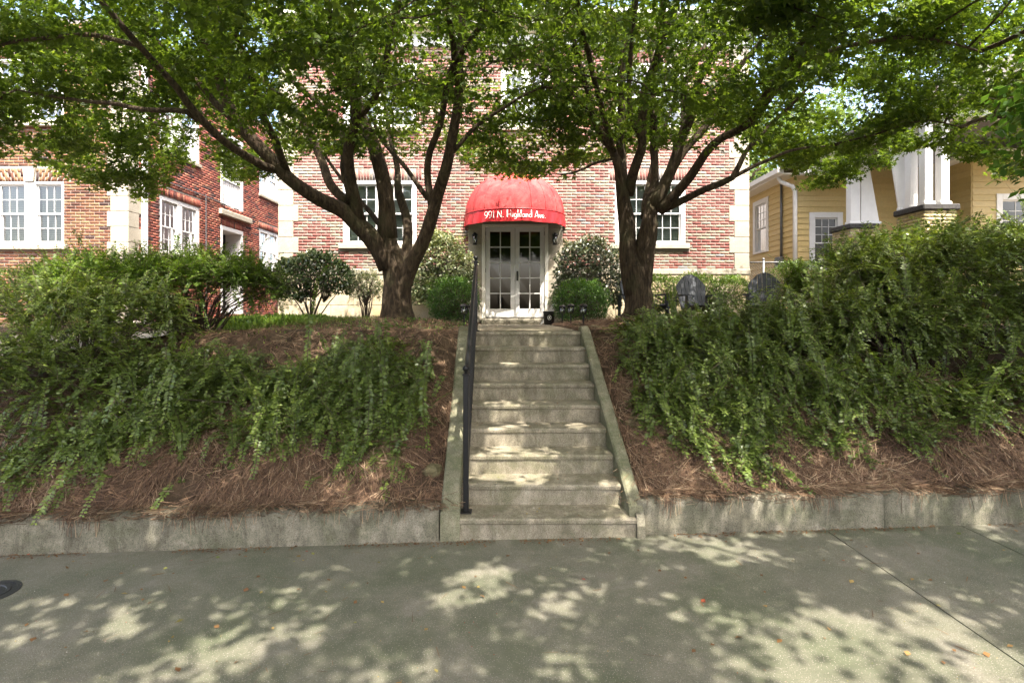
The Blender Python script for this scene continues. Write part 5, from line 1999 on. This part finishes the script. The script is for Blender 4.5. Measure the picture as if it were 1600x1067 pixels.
def spray_shrub(name, label, ells, n_spray, seed, mat='abelia', leaf=0.046, length=(0.30, 0.66), droop=1.0, base=None, stems=14, stem_r=0.008, follow=0.0, inner=0.5, cat='shrub', group=None, tw='twig', upper=-0.2, pitch=0.027, down=(0, 0, 0), clear=None, trail=0.22):
    """arching sprays with opposite leaves, on stems that rise from the base"""
    rng = np.random.default_rng(seed)
    E = np.array([e[:6] for e in ells], float)
    if base is None:
        c = E[:, :2].mean(0)
        base = (c[0], c[1], bank_z(c[0], c[1]))
    root = empty(name, base)
    tag(root, label, cat, group)
    bx = np.array(base)
    P, N = ell_surface(ells, int(n_spray * 1.22), rng, upper, inner)
    n = len(P)
    L = rng.uniform(length[0], length[1], n) * np.where(rng.random(n) < trail, rng.uniform(1.3, 2.1, n), 1.0)
    d = unit(N * 0.55 + np.array([0, 0, 0.35]) + np.array(down) + rng.normal(size=(n, 3)) * 0.45)
    P = P - d * (L * 0.7)[:, None]
    S = 9
    pts = [P]
    seg = (L / S)[:, None]
    cur = d.copy()
    for k in range(S):
        cur = unit(cur + np.array([0, 0, -1.0]) * (droop * seg * 2.4) + np.array(down) * 0.10 + rng.normal(size=(n, 3)) * 0.07)
        pts.append(pts[-1] + cur * seg)
    pts = np.stack(pts, 1)                       # n, S+1, 3
    # keep sprays off the ground
    gz = np.array([bank_z(p[0], p[1]) for p in pts[:, -1]])
    lift = np.maximum(0, gz + 0.015 - pts[:, -1, 2])
    pts[:, :, 2] += lift[:, None] * np.linspace(0, 1, S + 1)[None] ** 1.5
    if clear is not None:
        ok = ~clear(pts[:, -1]) & ~clear(pts[:, 5])
        pts, L = pts[ok], L[ok]
        n = len(pts)
    A = pts[:, [0, 3, 6]].reshape(-1, 3) - bx
    B = pts[:, [3, 6, 9]].reshape(-1, 3) - bx
    link(bpy.data.objects.new('twigs', strips_mesh('twigs', A, B, 0.0019, M[tw], np.full(len(A), 0.5), True)), root)['kind'] = 'stuff'
    # opposite leaf pairs
    k = np.maximum(6, (L / pitch).astype(int))
    sp = np.repeat(np.arange(n), k * 2)
    within = np.concatenate([np.repeat(np.arange(x), 2) for x in k])
    t = (within + rng.random(len(sp)) * 0.35) / np.repeat(k, k * 2)
    t = 0.10 + 0.90 * np.clip(t, 0, 0.999)
    fi = t * S
    i0 = np.clip(fi.astype(int), 0, S - 1)
    fr_ = (fi - i0)[:, None]
    a, b = pts[sp, i0], pts[sp, i0 + 1]
    Pp = a * (1 - fr_) + b * fr_
    T = unit(b - a)
    side_ = np.where(np.arange(len(sp)) % 2 == 0, 1.0, -1.0)[:, None]
    ref = unit(np.cross(T, np.array([0, 0, 1.0])) + 1e-4)
    tw_ = (within % 2)[:, None] * 0.5
    upv = np.cross(ref, T)
    D = ref * side_ + T * 0.55 + upv * (0.15 + tw_ * side_ * 0.35) + rng.normal(size=T.shape) * 0.15
    Nn = upv + T * 0.2 + rng.normal(size=T.shape) * 0.24
    size = leaf * rng.uniform(0.7, 1.25, len(sp)) * (1 - 0.35 * t ** 2)
    age = rng.random(n)[sp]
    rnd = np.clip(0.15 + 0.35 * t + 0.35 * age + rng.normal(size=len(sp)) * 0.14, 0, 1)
    keep = rng.random(len(sp)) < 0.92
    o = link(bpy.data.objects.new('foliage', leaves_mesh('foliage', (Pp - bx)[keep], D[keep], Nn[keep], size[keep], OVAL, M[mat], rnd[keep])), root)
    o['kind'] = 'stuff'
    # main stems
    if stems:
        idx = rng.choice(n, min(stems, n), replace=False)
        for i in idx:
            e = pts[i, 2] - bx
            b0 = np.array([rng.normal() * 0.08, rng.normal() * 0.08, -0.03])
            mid_ = b0 * 0.4 + e * 0.6
            mid_[:2] = b0[:2] + (e[:2] - b0[:2]) * 0.38
            mm = MB()
            mm.tube([tuple(b0), tuple((b0 + mid_) / 2 + rng.normal(size=3) * 0.02), tuple(mid_), tuple(e)], [stem_r * 1.3, stem_r, stem_r * 0.75, stem_r * 0.35], 5, cap=False)
            mm.build('stem', M[tw], root, True)
    return root


def ball_shrub(name, label, ells, n_leaf, seed, mat, leaf, base, shell=0.22, wob=0.08, template=OVAL, stems=5, tw='twig', flat=0.0, cat='shrub', group=None, up=0.5):
    """a clipped or dense shrub: leaves through the outer shell, twigs within"""
    rng = np.random.default_rng(seed)
    root = empty(name, base)
    tag(root, label, cat, group)
    bx = np.array(base)
    P, N = ell_surface(ells, n_leaf, rng, -0.75, shell)
    w = np.array([mnoise.noise(Vector(p) * 6.0) + 0.5 * mnoise.noise(Vector(p) * 14.0) for p in P])
    P = P + N * (w * wob)[:, None]
    gz = np.array([bank_z(p[0], p[1]) for p in P])
    k = P[:, 2] > gz + 0.01
    P, N, w = P[k], N[k], w[k]
    n = len(P)
    D = unit(N * 0.8 + np.array([0, 0, up]) + rng.normal(size=(n, 3)) * 0.7)
    Nn = unit(N + rng.normal(size=(n, 3)) * 0.7 + np.array([0, 0, 0.4]))
    rnd = np.clip(0.35 + 0.25 * w + 0.25 * N[:, 2] + rng.normal(size=n) * 0.22, 0, 1)  # upward leaves and bumps coloured lighter, light from above put into the tint
    s = leaf * rng.uniform(0.65, 1.3, n)
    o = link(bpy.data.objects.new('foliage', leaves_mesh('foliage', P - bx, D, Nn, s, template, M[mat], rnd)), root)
    o['kind'] = 'stuff'
    E = np.array([e[:6] for e in ells], float)
    A, B = [], []
    for e in E:                                        # inner branching
        for _ in range(70):
            dd = unit(rng.normal(size=(1, 3)))[0]
            dd[2] = abs(dd[2])
            p = e[:3] + dd * e[3:6] * 0.92
            q = bx + (np.array([e[0], e[1], e[2]]) - bx) * 0.5
            mid_ = (p + q) / 2 + rng.normal(size=3) * 0.04
            A += [q - bx, mid_ - bx]; B += [mid_ - bx, p - bx]
    link(bpy.data.objects.new('twigs', strips_mesh('twigs', np.array(A), np.array(B), (0.005, 0.003), M[tw], np.full(len(A), 0.5))), root)['kind'] = 'stuff'
    for i in range(stems):
        e = E[i % len(E)]
        a = rng.random() * 6.28
        p = e[:3] - bx + np.array([math.cos(a) * e[3] * 0.5, math.sin(a) * e[4] * 0.5, -0.1 * e[5]])
        mm = MB()
        mm.tube([(0.03 * math.cos(a), 0.03 * math.sin(a), -0.05), tuple(p * 0.5 + rng.normal(size=3) * 0.02), tuple(p)], [0.016, 0.012, 0.006], 6)
        mm.build('stem', M[tw], root, True)
    return root


def on_bank(x, y, h):
    return bank_z(x, y) + h


def bank_ells(lst):
    """(x, y, height above bank, rx, ry, rz)"""
    return [(x, y, on_bank(x, y, h), a, b, c) for (x, y, h, a, b, c) in lst]


def no_stairs(p):
    return (p[:, 0] > -0.70 + 0.0 * p[:, 1]) & (p[:, 0] < 1.02) & (p[:, 1] < 12)


AB = 'arching abelia shrubs on the bank'
DOWN = (0, -0.35, -0.25)
spray_shrub('abelia_shrub', 'low green abelia on the left bank nearest the steps', bank_ells([(-1.25, 5.35, 0.10, .58, .48, .38), (-1.05, 4.92, 0.10, .36, .4, .32), (-1.6, 5.0, 0.12, .45, .42, .34), (-1.5, 5.75, .02, .5, .36, .24), (-1.25, 4.62, .03, .32, .2, .2), (-1.0, 4.58, .03, .2, .2, .18)]), 800, 21,
            down=DOWN, droop=1.1, group=AB, clear=no_stairs)
spray_shrub('abelia_shrub', 'low green abelia in the middle of the left bank above the pine straw', bank_ells([(-2.25, 5.2, 0.10, .55, .45, .36), (-1.95, 5.45, 0.04, .45, .4, .30), (-2.75, 5.3, .12, .45, .42, .38), (-2.1, 4.75, .06, .45, .3, .26), (-2.8, 4.8, .05, .3, .3, .24)]), 720, 22,
            down=DOWN, droop=1.1, group=AB)
spray_shrub('abelia_shrub', 'loose abelia spilling over the left bank beside the tall hedge', bank_ells([(-3.1, 4.95, 0.12, .42, .42, .36), (-3.5, 4.7, 0.08, .5, .4, .30), (-3.4, 5.35, .10, .5, .45, .36), (-3.9, 4.55, .05, .5, .3, .24)]), 640, 23,
            down=DOWN, droop=1.0, group=AB)
spray_shrub('abelia_shrub', 'tall dense abelia at the left edge of the picture', bank_ells([(-4.15, 5.7, 0.36, .6, .6, .56), (-4.0, 5.95, 0.36, .5, .5, .5), (-4.6, 5.2, .35, .6, .6, .55), (-4.9, 6.0, .42, .8, .7, .56), (-4.2, 5.0, .2, .55, .45, .4), (-3.9, 5.3, .2, .5, .4, .45)]), 1050, 24,
            droop=0.8, group=AB, stems=30)
spray_shrub('abelia_shrub', 'umbrella shaped abelia with bare dark stems below, left of the maple', [(-4.1, 7.1, 2.22, .95, .7, .36), (-3.6, 7.2, 2.18, .62, .6, .32), (-5.0, 7.0, 2.15, .9, .7, .40), (-5.7, 7.2, 2.1, .7, .6, .4)], 2100, 25, 'abelia_lime', 0.040,
            droop=0.7, base=(-4.1, 7.15, bank_z(-4.1, 7.15)), stems=110, stem_r=0.010, group=AB, upper=0.0, inner=0.3)
spray_shrub('abelia_shrub', 'green abelia right of the steps hanging down to the low wall', bank_ells([(1.75, 5.5, 0.24, .62, .55, .48), (1.5, 5.05, 0.12, .42, .42, .38), (2.05, 4.92, 0.10, .48, .42, .36), (1.85, 6.2, .04, .8, .5, .30), (1.6, 4.72, .05, .3, .25, .26), (1.95, 4.55, .03, .25, .2, .22), (1.3, 4.85, .05, .2, .2, .2)]), 1250, 26,
            down=(0.03, -0.35, -0.2), droop=1.15, group=AB, clear=no_stairs, stems=18)
spray_shrub('abelia_shrub', 'broad green abelia on the right bank in front of the garden chairs', bank_ells([(2.75, 5.75, 0.25, .65, .55, .50), (2.85, 5.1, 0.14, .5, .42, .40), (3.2, 6.2, .06, .7, .6, .34), (2.6, 6.3, .07, .6, .5, .30), (2.5, 5.3, .15, .4, .4, .4), (2.75, 4.75, .05, .4, .25, .24)]), 1150, 27,
            down=DOWN, droop=1.05, group=AB, stems=18)
spray_shrub('abelia_shrub', 'tall abelia with glossy sunlit leaves in the middle of the right bank', bank_ells([(4.15, 6.2, 0.55, .6, .6, .66), (4.1, 5.65, 0.40, .6, .5, .55), (3.55, 5.2, .14, .45, .42, .40), (4.6, 6.9, .45, .6, .5, .48), (3.6, 5.7, .4, .5, .45, .5), (4.1, 5.0, .1, .45, .36, .32), (3.5, 4.8, .05, .4, .25, .24)]), 1400, 28,
            down=(0, -0.25, -0.15), droop=1.0, group=AB, stems=22)
spray_shrub('abelia_shrub', 'tall abelia at the right edge of the picture', bank_ells([(5.1, 6.2, 0.70, .75, .65, .72), (5.3, 5.6, 0.5, .7, .55, .62), (4.75, 5.15, .16, .55, .45, .42), (5.8, 6.3, .72, .7, .6, .72), (4.7, 5.7, .45, .5, .5, .55), (4.9, 6.9, .72, .8, .6, .65)]), 1300, 29,
            down=(0, -0.25, -0.15), droop=1.0, group=AB, stems=22)
spray_shrub('hedge', 'lime green sunlit hedge top behind the right bank below the porch', [(4.9, 7.6, 2.36, .8, .6, .56), (5.9, 7.7, 2.58, .85, .6, .54), (6.9, 7.8, 2.58, .8, .6, .54), (4.3, 7.9, 2.15, .5, .5, .42), (5.4, 7.5, 2.0, .9, .5, .5), (6.4, 7.5, 2.0, .9, .5, .5)], 1300, 30, 'abelia_lime', 0.044,
            droop=0.7, base=(5.8, 7.7, 1.5), stems=16, cat='hedge')
spray_shrub('abelia_shrub', 'small leafy sprig low in the pine straw right of the steps', bank_ells([(2.0, 4.55, 0.04, .10, .08, .10)]), 16, 31, length=(0.12, 0.22), group=AB, stems=0)

# clipped and foundation shrubs by the house
CAM = 'pale shrubs against the brick front'
ball_shrub('camellia', 'glossy dark leaved shrub on bare stems at the left corner of the brick front', [(-4.1, 11.4, 2.52, .62, .5, .48), (-4.6, 11.4, 2.35, .5, .45, .5), (-3.7, 11.5, 2.4, .42, .4, .40)], 11000, 41, 'camellia', 0.062, (-4.2, 11.4, 1.48), 0.35, 0.14, WIDE, 9)
ball_shrub('small_shrub', 'small pale green rounded shrub beside the left maple trunk', [(-3.05, 11.4, 2.25, .40, .36, .36)], 3600, 42, 'pale_leaf', 0.032, (-3.05, 11.4, 1.48), 0.4, 0.10, OVAL, 8)
ball_shrub('pale_shrub', 'silvery variegated shrub left of the doors against the bricks', [(-1.55, 11.9, 2.85, .62, .45, .68), (-1.25, 11.8, 2.45, .5, .4, .62), (-1.85, 11.9, 2.35, .5, .4, .6)], 15000, 43, 'pale_leaf', 0.06, (-1.5, 11.9, 1.48), 0.35, 0.14, WIDE, 8, group=CAM, up=-0.2)
ball_shrub('pale_shrub', 'dark green shrub right of the doors, sunlit highlights painted into its leaves', [(1.65, 11.8, 2.75, .72, .45, .62), (1.45, 11.7, 2.3, .55, .4, .6), (2.0, 11.8, 2.3, .5, .4, .6)], 15000, 44, 'dark_glint', 0.06, (1.65, 11.8, 1.48), 0.35, 0.16, WIDE, 8, group=CAM, up=-0.2)
BOX = 'clipped boxwoods either side of the door'
ball_shrub('boxwood', 'clipped round boxwood left of the doorway behind the handrail', [(-1.12, 10.5, 1.98, .52, .46, .43), (-1.12, 10.5, 1.75, .46, .42, .30)], 17000, 45, 'boxwood', 0.030, (-1.12, 10.5, 1.48), 0.3, 0.13, OVAL, 6, group=BOX)
ball_shrub('boxwood', 'clipped round boxwood right of the doorway behind the path lights', [(1.33, 10.4, 1.95, .57, .48, .40), (1.33, 10.4, 1.75, .5, .44, .30)], 17000, 46, 'boxwood', 0.030, (1.33, 10.4, 1.48), 0.3, 0.13, OVAL, 6, group=BOX)
ball_shrub('clipped_hedge', 'flat topped sunlit hedge along the brick wall behind the garden chairs', [(3.1, 11.7, 2.15, .65, .4, .40), (3.9, 11.7, 2.15, .65, .4, .42), (4.7, 11.7, 2.12, .6, .4, .40)], 13000, 47, 'abelia_lime', 0.040, (3.9, 11.7, 1.48), 0.3, 0.08, OVAL, 6, cat='hedge')
ball_shrub('clipped_hedge', 'yellow green hedge at the corner of the tan house', [(6.3, 12.0, 2.35, .8, .5, .55), (7.2, 11.6, 2.5, .8, .5, .6)], 9000, 48, 'abelia_lime', 0.034, (6.7, 11.8, 1.48), 0.3, 0.1, OVAL, 6, cat='hedge')
ball_shrub('clipped_hedge', 'sunlit light green hedge under the window at the far left', [(-8.2, 9.6, 2.15, .9, .5, .42), (-9.4, 9.5, 2.15, .9, .5, .42), (-7.0, 9.6, 2.0, .7, .5, .42)], 12000, 49, 'abelia_lime', 0.034, (-8.2, 9.6, 1.3), 0.3, 0.12, OVAL, 6, cat='hedge')

# ground cover and grass left of the maple
def tufts(name, label, n, xr, yr, h, seed, mat, cat, wd=0.16, tmpl=BLADE):
    rng = np.random.default_rng(seed)
    x = rng.uniform(*xr, n); y = rng.uniform(*yr, n)
    P = np.array([(a, b, bank_z(a, b)) for a, b in zip(x, y)])
    D = unit(np.stack([rng.normal(size=n) * 0.45, rng.normal(size=n) * 0.45, np.ones(n)], 1))
    N = rng.normal(size=(n, 3))
    o = link(bpy.data.objects.new(name, leaves_mesh(name, P, D, N, rng.uniform(*h, n), tmpl, M[mat], rng.random(n), wd)))
    return tag(o, label, cat, kind='stuff')


tufts('grass', 'sunlit grass left of the left maple trunk', 9000, (-5.2, -2.6), (9.0, 11.3), (0.07, 0.20), 61, 'grass', 'grass', 0.06)
tufts('ground_cover', 'light green leafy ground cover below the camellia', 3500, (-5.4, -3.6), (9.2, 11.0), (0.08, 0.24), 62, 'abelia_lime', 'ground cover', 0.8, OVAL)
tufts('weeds', 'sparse small green weeds in the pine straw of the left bank', 700, (-4.5, -0.7), (4.5, 6.4), (0.02, 0.05), 64, 'abelia', 'weeds', 0.7, OVAL)
tufts('weeds', 'sparse small green weeds in the pine straw of the right bank', 700, (1.05, 5.0), (4.6, 6.2), (0.02, 0.05), 65, 'abelia', 'weeds', 0.7, OVAL)
tufts('grass', 'thin weeds on the terrace around the maple roots', 1500, (-3.2, -0.7), (6.6, 8.6), (0.02, 0.06), 63, 'boxwood', 'grass', 0.6, OVAL)

# ------------------------------------------------------------------ pine straw, litter
def straw_patch(name, label, n, xr, tr, seed, thick=0.04, length=(0.11, 0.25)):
    rng = np.random.default_rng(seed)
    x = rng.uniform(*xr, n)
    w0 = np.array([wall_y(a) for a in x]) + WALL_T
    y = w0 + tr[0] + (tr[1] - tr[0]) * rng.random(n) ** 1.35
    ok = ~((x > -0.535 - 0.037 * (y - 4.08)) & (x < 1.005 - 0.037 * (y - 4.08)))
    ok &= np.array([mnoise.noise(Vector((a * 1.7, b * 2.1, seed + 5))) + 0.45 * mnoise.noise(Vector((a * 5, b * 6, seed))) for a, b in zip(x, y)]) > -0.20 - 0.25 * rng.random(len(x))
    x, y = x[ok], y[ok]
    n = len(x)
    z = np.array([bank_z(a, b) for a, b in zip(x, y)])
    clump = np.array([mnoise.noise(Vector((a * 2.2, b * 2.2, seed))) for a, b in zip(x, y)])
    z = z + thick * rng.random(n) * (1 + 0.8 * clump) + 0.006
    dirn = clump * 2.6 + rng.normal(size=n) * 0.75 - 1.57
    L = rng.uniform(*length, n)
    dx, dy = np.cos(dirn), np.sin(dirn)
    e = 0.08
    zx = np.array([bank_z(a + p * e, b + q * e) for a, b, p, q in zip(x, y, dx, dy)])
    z0 = np.array([bank_z(a, b) for a, b in zip(x, y)])
    sl = np.clip((zx - z0) / e, -1.2, 1.2)
    D = unit(np.stack([dx, dy, sl + rng.normal(size=n) * 0.22], 1))
    bend = rng.normal(size=(n, 3)) * 0.16
    bend[:, 2] = -np.abs(bend[:, 2]) * 0.5
    P0 = np.stack([x, y, z], 1)
    P1 = P0 + D * (L / 2)[:, None]
    P2 = P1 + unit(D + bend) * (L / 2)[:, None]
    gz1 = np.array([bank_z(a, b) for a, b in P1[:, :2]]); gz2 = np.array([bank_z(a, b) for a, b in P2[:, :2]])
    over2 = P2[:, 1] < np.array([wall_y(a) + WALL_T for a in P2[:, 0]])
    P1[:, 2] = np.maximum(P1[:, 2], gz1 + 0.004)
    P2[:, 2] = np.maximum(P2[:, 2], gz2 + np.where(over2, 0.055, 0.004))
    A = np.concatenate([P0, P1]); B = np.concatenate([P1, P2])
    rnd = np.clip(rng.beta(2, 2, n) + 0.25 * clump, 0, 1)
    me = strips_mesh(name, A, B, 0.0019, M['straw'], np.concatenate([rnd, rnd]), True)
    return tag(link(bpy.data.objects.new(name, me)), label, 'pine straw', kind='stuff')


straw_patch('pine_straw', 'red brown pine straw on the bank left of the steps', 34000, (-5.2, -0.5), (-0.10, 1.1), 71, 0.05)
straw_patch('pine_straw', 'red brown pine straw on the bank right of the steps', 38000, (0.97, 5.6), (-0.10, 1.1), 72, 0.06)
straw_patch('pine_straw', 'thin pine straw along the upper left bank by the maple', 9000, (-4.4, -0.48), (1.1, 4.6), 73, 0.02)
straw_patch('pine_straw', 'thin pine straw beside the walk right of the top steps', 7000, (0.8, 2.4), (1.1, 5.5), 74, 0.02)


def hanging_straw(seed=75):
    rng = np.random.default_rng(seed)
    A, B, rn = [], [], []
    for cx_ in (-2.35, -1.45, -3.2, -2.05, 1.6, 2.35, 3.1, 1.15, 3.7, -0.9):
        k = rng.integers(25, 75)
        for _ in range(k):
            x = cx_ + rng.normal() * 0.11
            y = wall_y(x)
            z = g_z(x) + WALL_H
            p0 = np.array([x + rng.normal() * 0.04, y + 0.09 + rng.random() * 0.1, z + 0.02 + rng.random() * 0.03])
            p1 = np.array([x, y - 0.004 - rng.random() * 0.012, z + 0.012])
            p2 = p1 + np.array([rng.normal() * 0.025, -0.006 - rng.random() * 0.02, -rng.random() ** 1.6 * 0.15])
            A += [p0, p1]; B += [p1, p2]
            r_ = rng.random()
            rn += [r_, r_]
    me = strips_mesh('pine_straw', np.array(A), np.array(B), 0.0015, M['straw'], np.array(rn), True)
    tag(link(bpy.data.objects.new('pine_straw', me)), 'wisps of pine straw hanging over the low walls', 'pine straw', kind='stuff')


hanging_straw()


def litter(name, label, n, seed, yr, xr, sz, tmpl, near_wall=False, lo=0.0, hi=1.0, wd=1.0):
    rng = np.random.default_rng(seed)
    x = rng.uniform(*xr, n)
    y = rng.uniform(*yr, n)
    if near_wall:
        x = x[np.array([mnoise.noise(Vector((a * 1.6, 3.3, 0))) + 0.4 * mnoise.noise(Vector((a * 6, 3.3, 0))) for a in x]) > -0.12]
        n = len(x)
        y = np.array([(wall_y(a) if a < -0.4 or a > 0.95 else Y1) for a in x]) - 0.008 - np.abs(rng.normal(size=n)) * 0.035
    z = np.array([g_z(a) for a in x]) + 0.004 + rng.random(n) * 0.006
    P = np.stack([x, y, z], 1)
    a = rng.random(n) * 6.28
    D = np.stack([np.cos(a), np.sin(a), rng.normal(size=n) * 0.12], 1)
    N = np.array([0, 0, 1.0]) + rng.normal(size=(n, 3)) * 0.25
    o = link(bpy.data.objects.new(name, leaves_mesh(name, P, D, N, rng.uniform(*sz, n), tmpl, M['litter'], lo + (hi - lo) * rng.random(n), wd)))
    return tag(o, label, 'litter', kind='stuff')


litter('leaf_litter', 'small fallen leaves scattered on the pavement', 170, 81, (2.2, 4.05), (-4, 4.5), (0.015, 0.045), WIDE, hi=0.86)
litter('petal_litter', 'tiny pale petals and grit scattered on the pavement', 700, 82, (2.2, 4.05), (-4, 4.5), (0.004, 0.009), WIDE, lo=0.5)
litter('leaf_litter', 'line of dry leaf debris along the foot of the low wall', 1500, 83, (0, 1), (-4.5, 5), (0.006, 0.026), WIDE, True, hi=0.30)
litter('twig_litter', 'short dry twigs and needles lying on the pavement', 130, 84, (2.2, 4.0), (-4, 4.5), (0.04, 0.14), BLADE, hi=0.3, wd=0.03)
rng = np.random.default_rng(85)
n = 160
tI = rng.integers(1, 9, n)
P = np.stack([rng.uniform(-0.36, 0.85, n) - 0.037 * TRD * tI, Y1 + TRD * (tI - 1) + rng.uniform(0.04, 0.27, n), RIS * tI + 0.005], 1)
a = rng.random(n) * 6.28
tag(link(bpy.data.objects.new('leaf_litter', leaves_mesh('leaf_litter', P, np.stack([np.cos(a), np.sin(a), np.zeros(n)], 1), np.array([0, 0, 1.0]) + rng.normal(size=(n, 3)) * 0.2, rng.uniform(0.006, 0.025, n), WIDE, M['litter'], rng.random(n)))),
    'bits of leaf and petal lying on the steps', 'litter', kind='stuff')

# ------------------------------------------------------------------ trees beyond the houses
def far_tree(x, y, h, r_, seed, label):
    rng = np.random.default_rng(seed)
    o = empty('tree', (x, y, 1.4))
    tag(o, label, 'tree', 'trees behind the houses')
    m = MB(); m.tube([(0, 0, -0.2), (0.1, 0, h * 0.3), (0.0, 0.1, h * 0.75)], [0.35, 0.26, 0.08], 10); m.build('trunk', M['bark'], o, True)
    for k in range(5):
        a = k * 1.26 + seed
        m = MB(); m.tube([(0.05, 0, h * (0.3 + 0.07 * k)), (r_ * 0.35 * math.cos(a), r_ * 0.35 * math.sin(a), h * (0.48 + 0.07 * k)), (r_ * 0.75 * math.cos(a), r_ * 0.75 * math.sin(a), h * (0.6 + 0.06 * k))], [0.13, 0.09, 0.03], 7)
        m.build('limb', M['bark'], o, True)
    ncl = 70
    C = unit(rng.normal(size=(ncl, 3))) * (rng.random((ncl, 1)) ** 0.4) * np.array([r_, r_, h * 0.36]) + np.array([0, 0, h * 0.66])
    n = 9000
    pk = rng.integers(0, ncl, n)
    P = C[pk] + unit(rng.normal(size=(n, 3))) * (rng.random((n, 1)) ** 0.5) * r_ * 0.30
    c = link(bpy.data.objects.new('crown', leaves_mesh('crown', P, rng.normal(size=(n, 3)), np.array([0, 0, 0.8]) + rng.normal(size=(n, 3)), rng.uniform(0.16, 0.30, n), WIDE, M['far_leaf'], np.clip(rng.random(ncl)[pk] * 0.5 + rng.random(n) * 0.5, 0, 1))), o)
    c['kind'] = 'stuff'


far_tree(10.5, 27, 11, 3.6, 91, 'light green tree in the gap between the brick building and the tan house')
far_tree(16.5, 30, 12, 4.0, 92, 'tree rising behind the tan house roof')
far_tree(24, 27, 12, 4.2, 93, 'tree beyond the right end of the tan house')
far_tree(-9.0, 34, 12, 3.6, 94, 'tree at the end of the alley between the brick buildings')
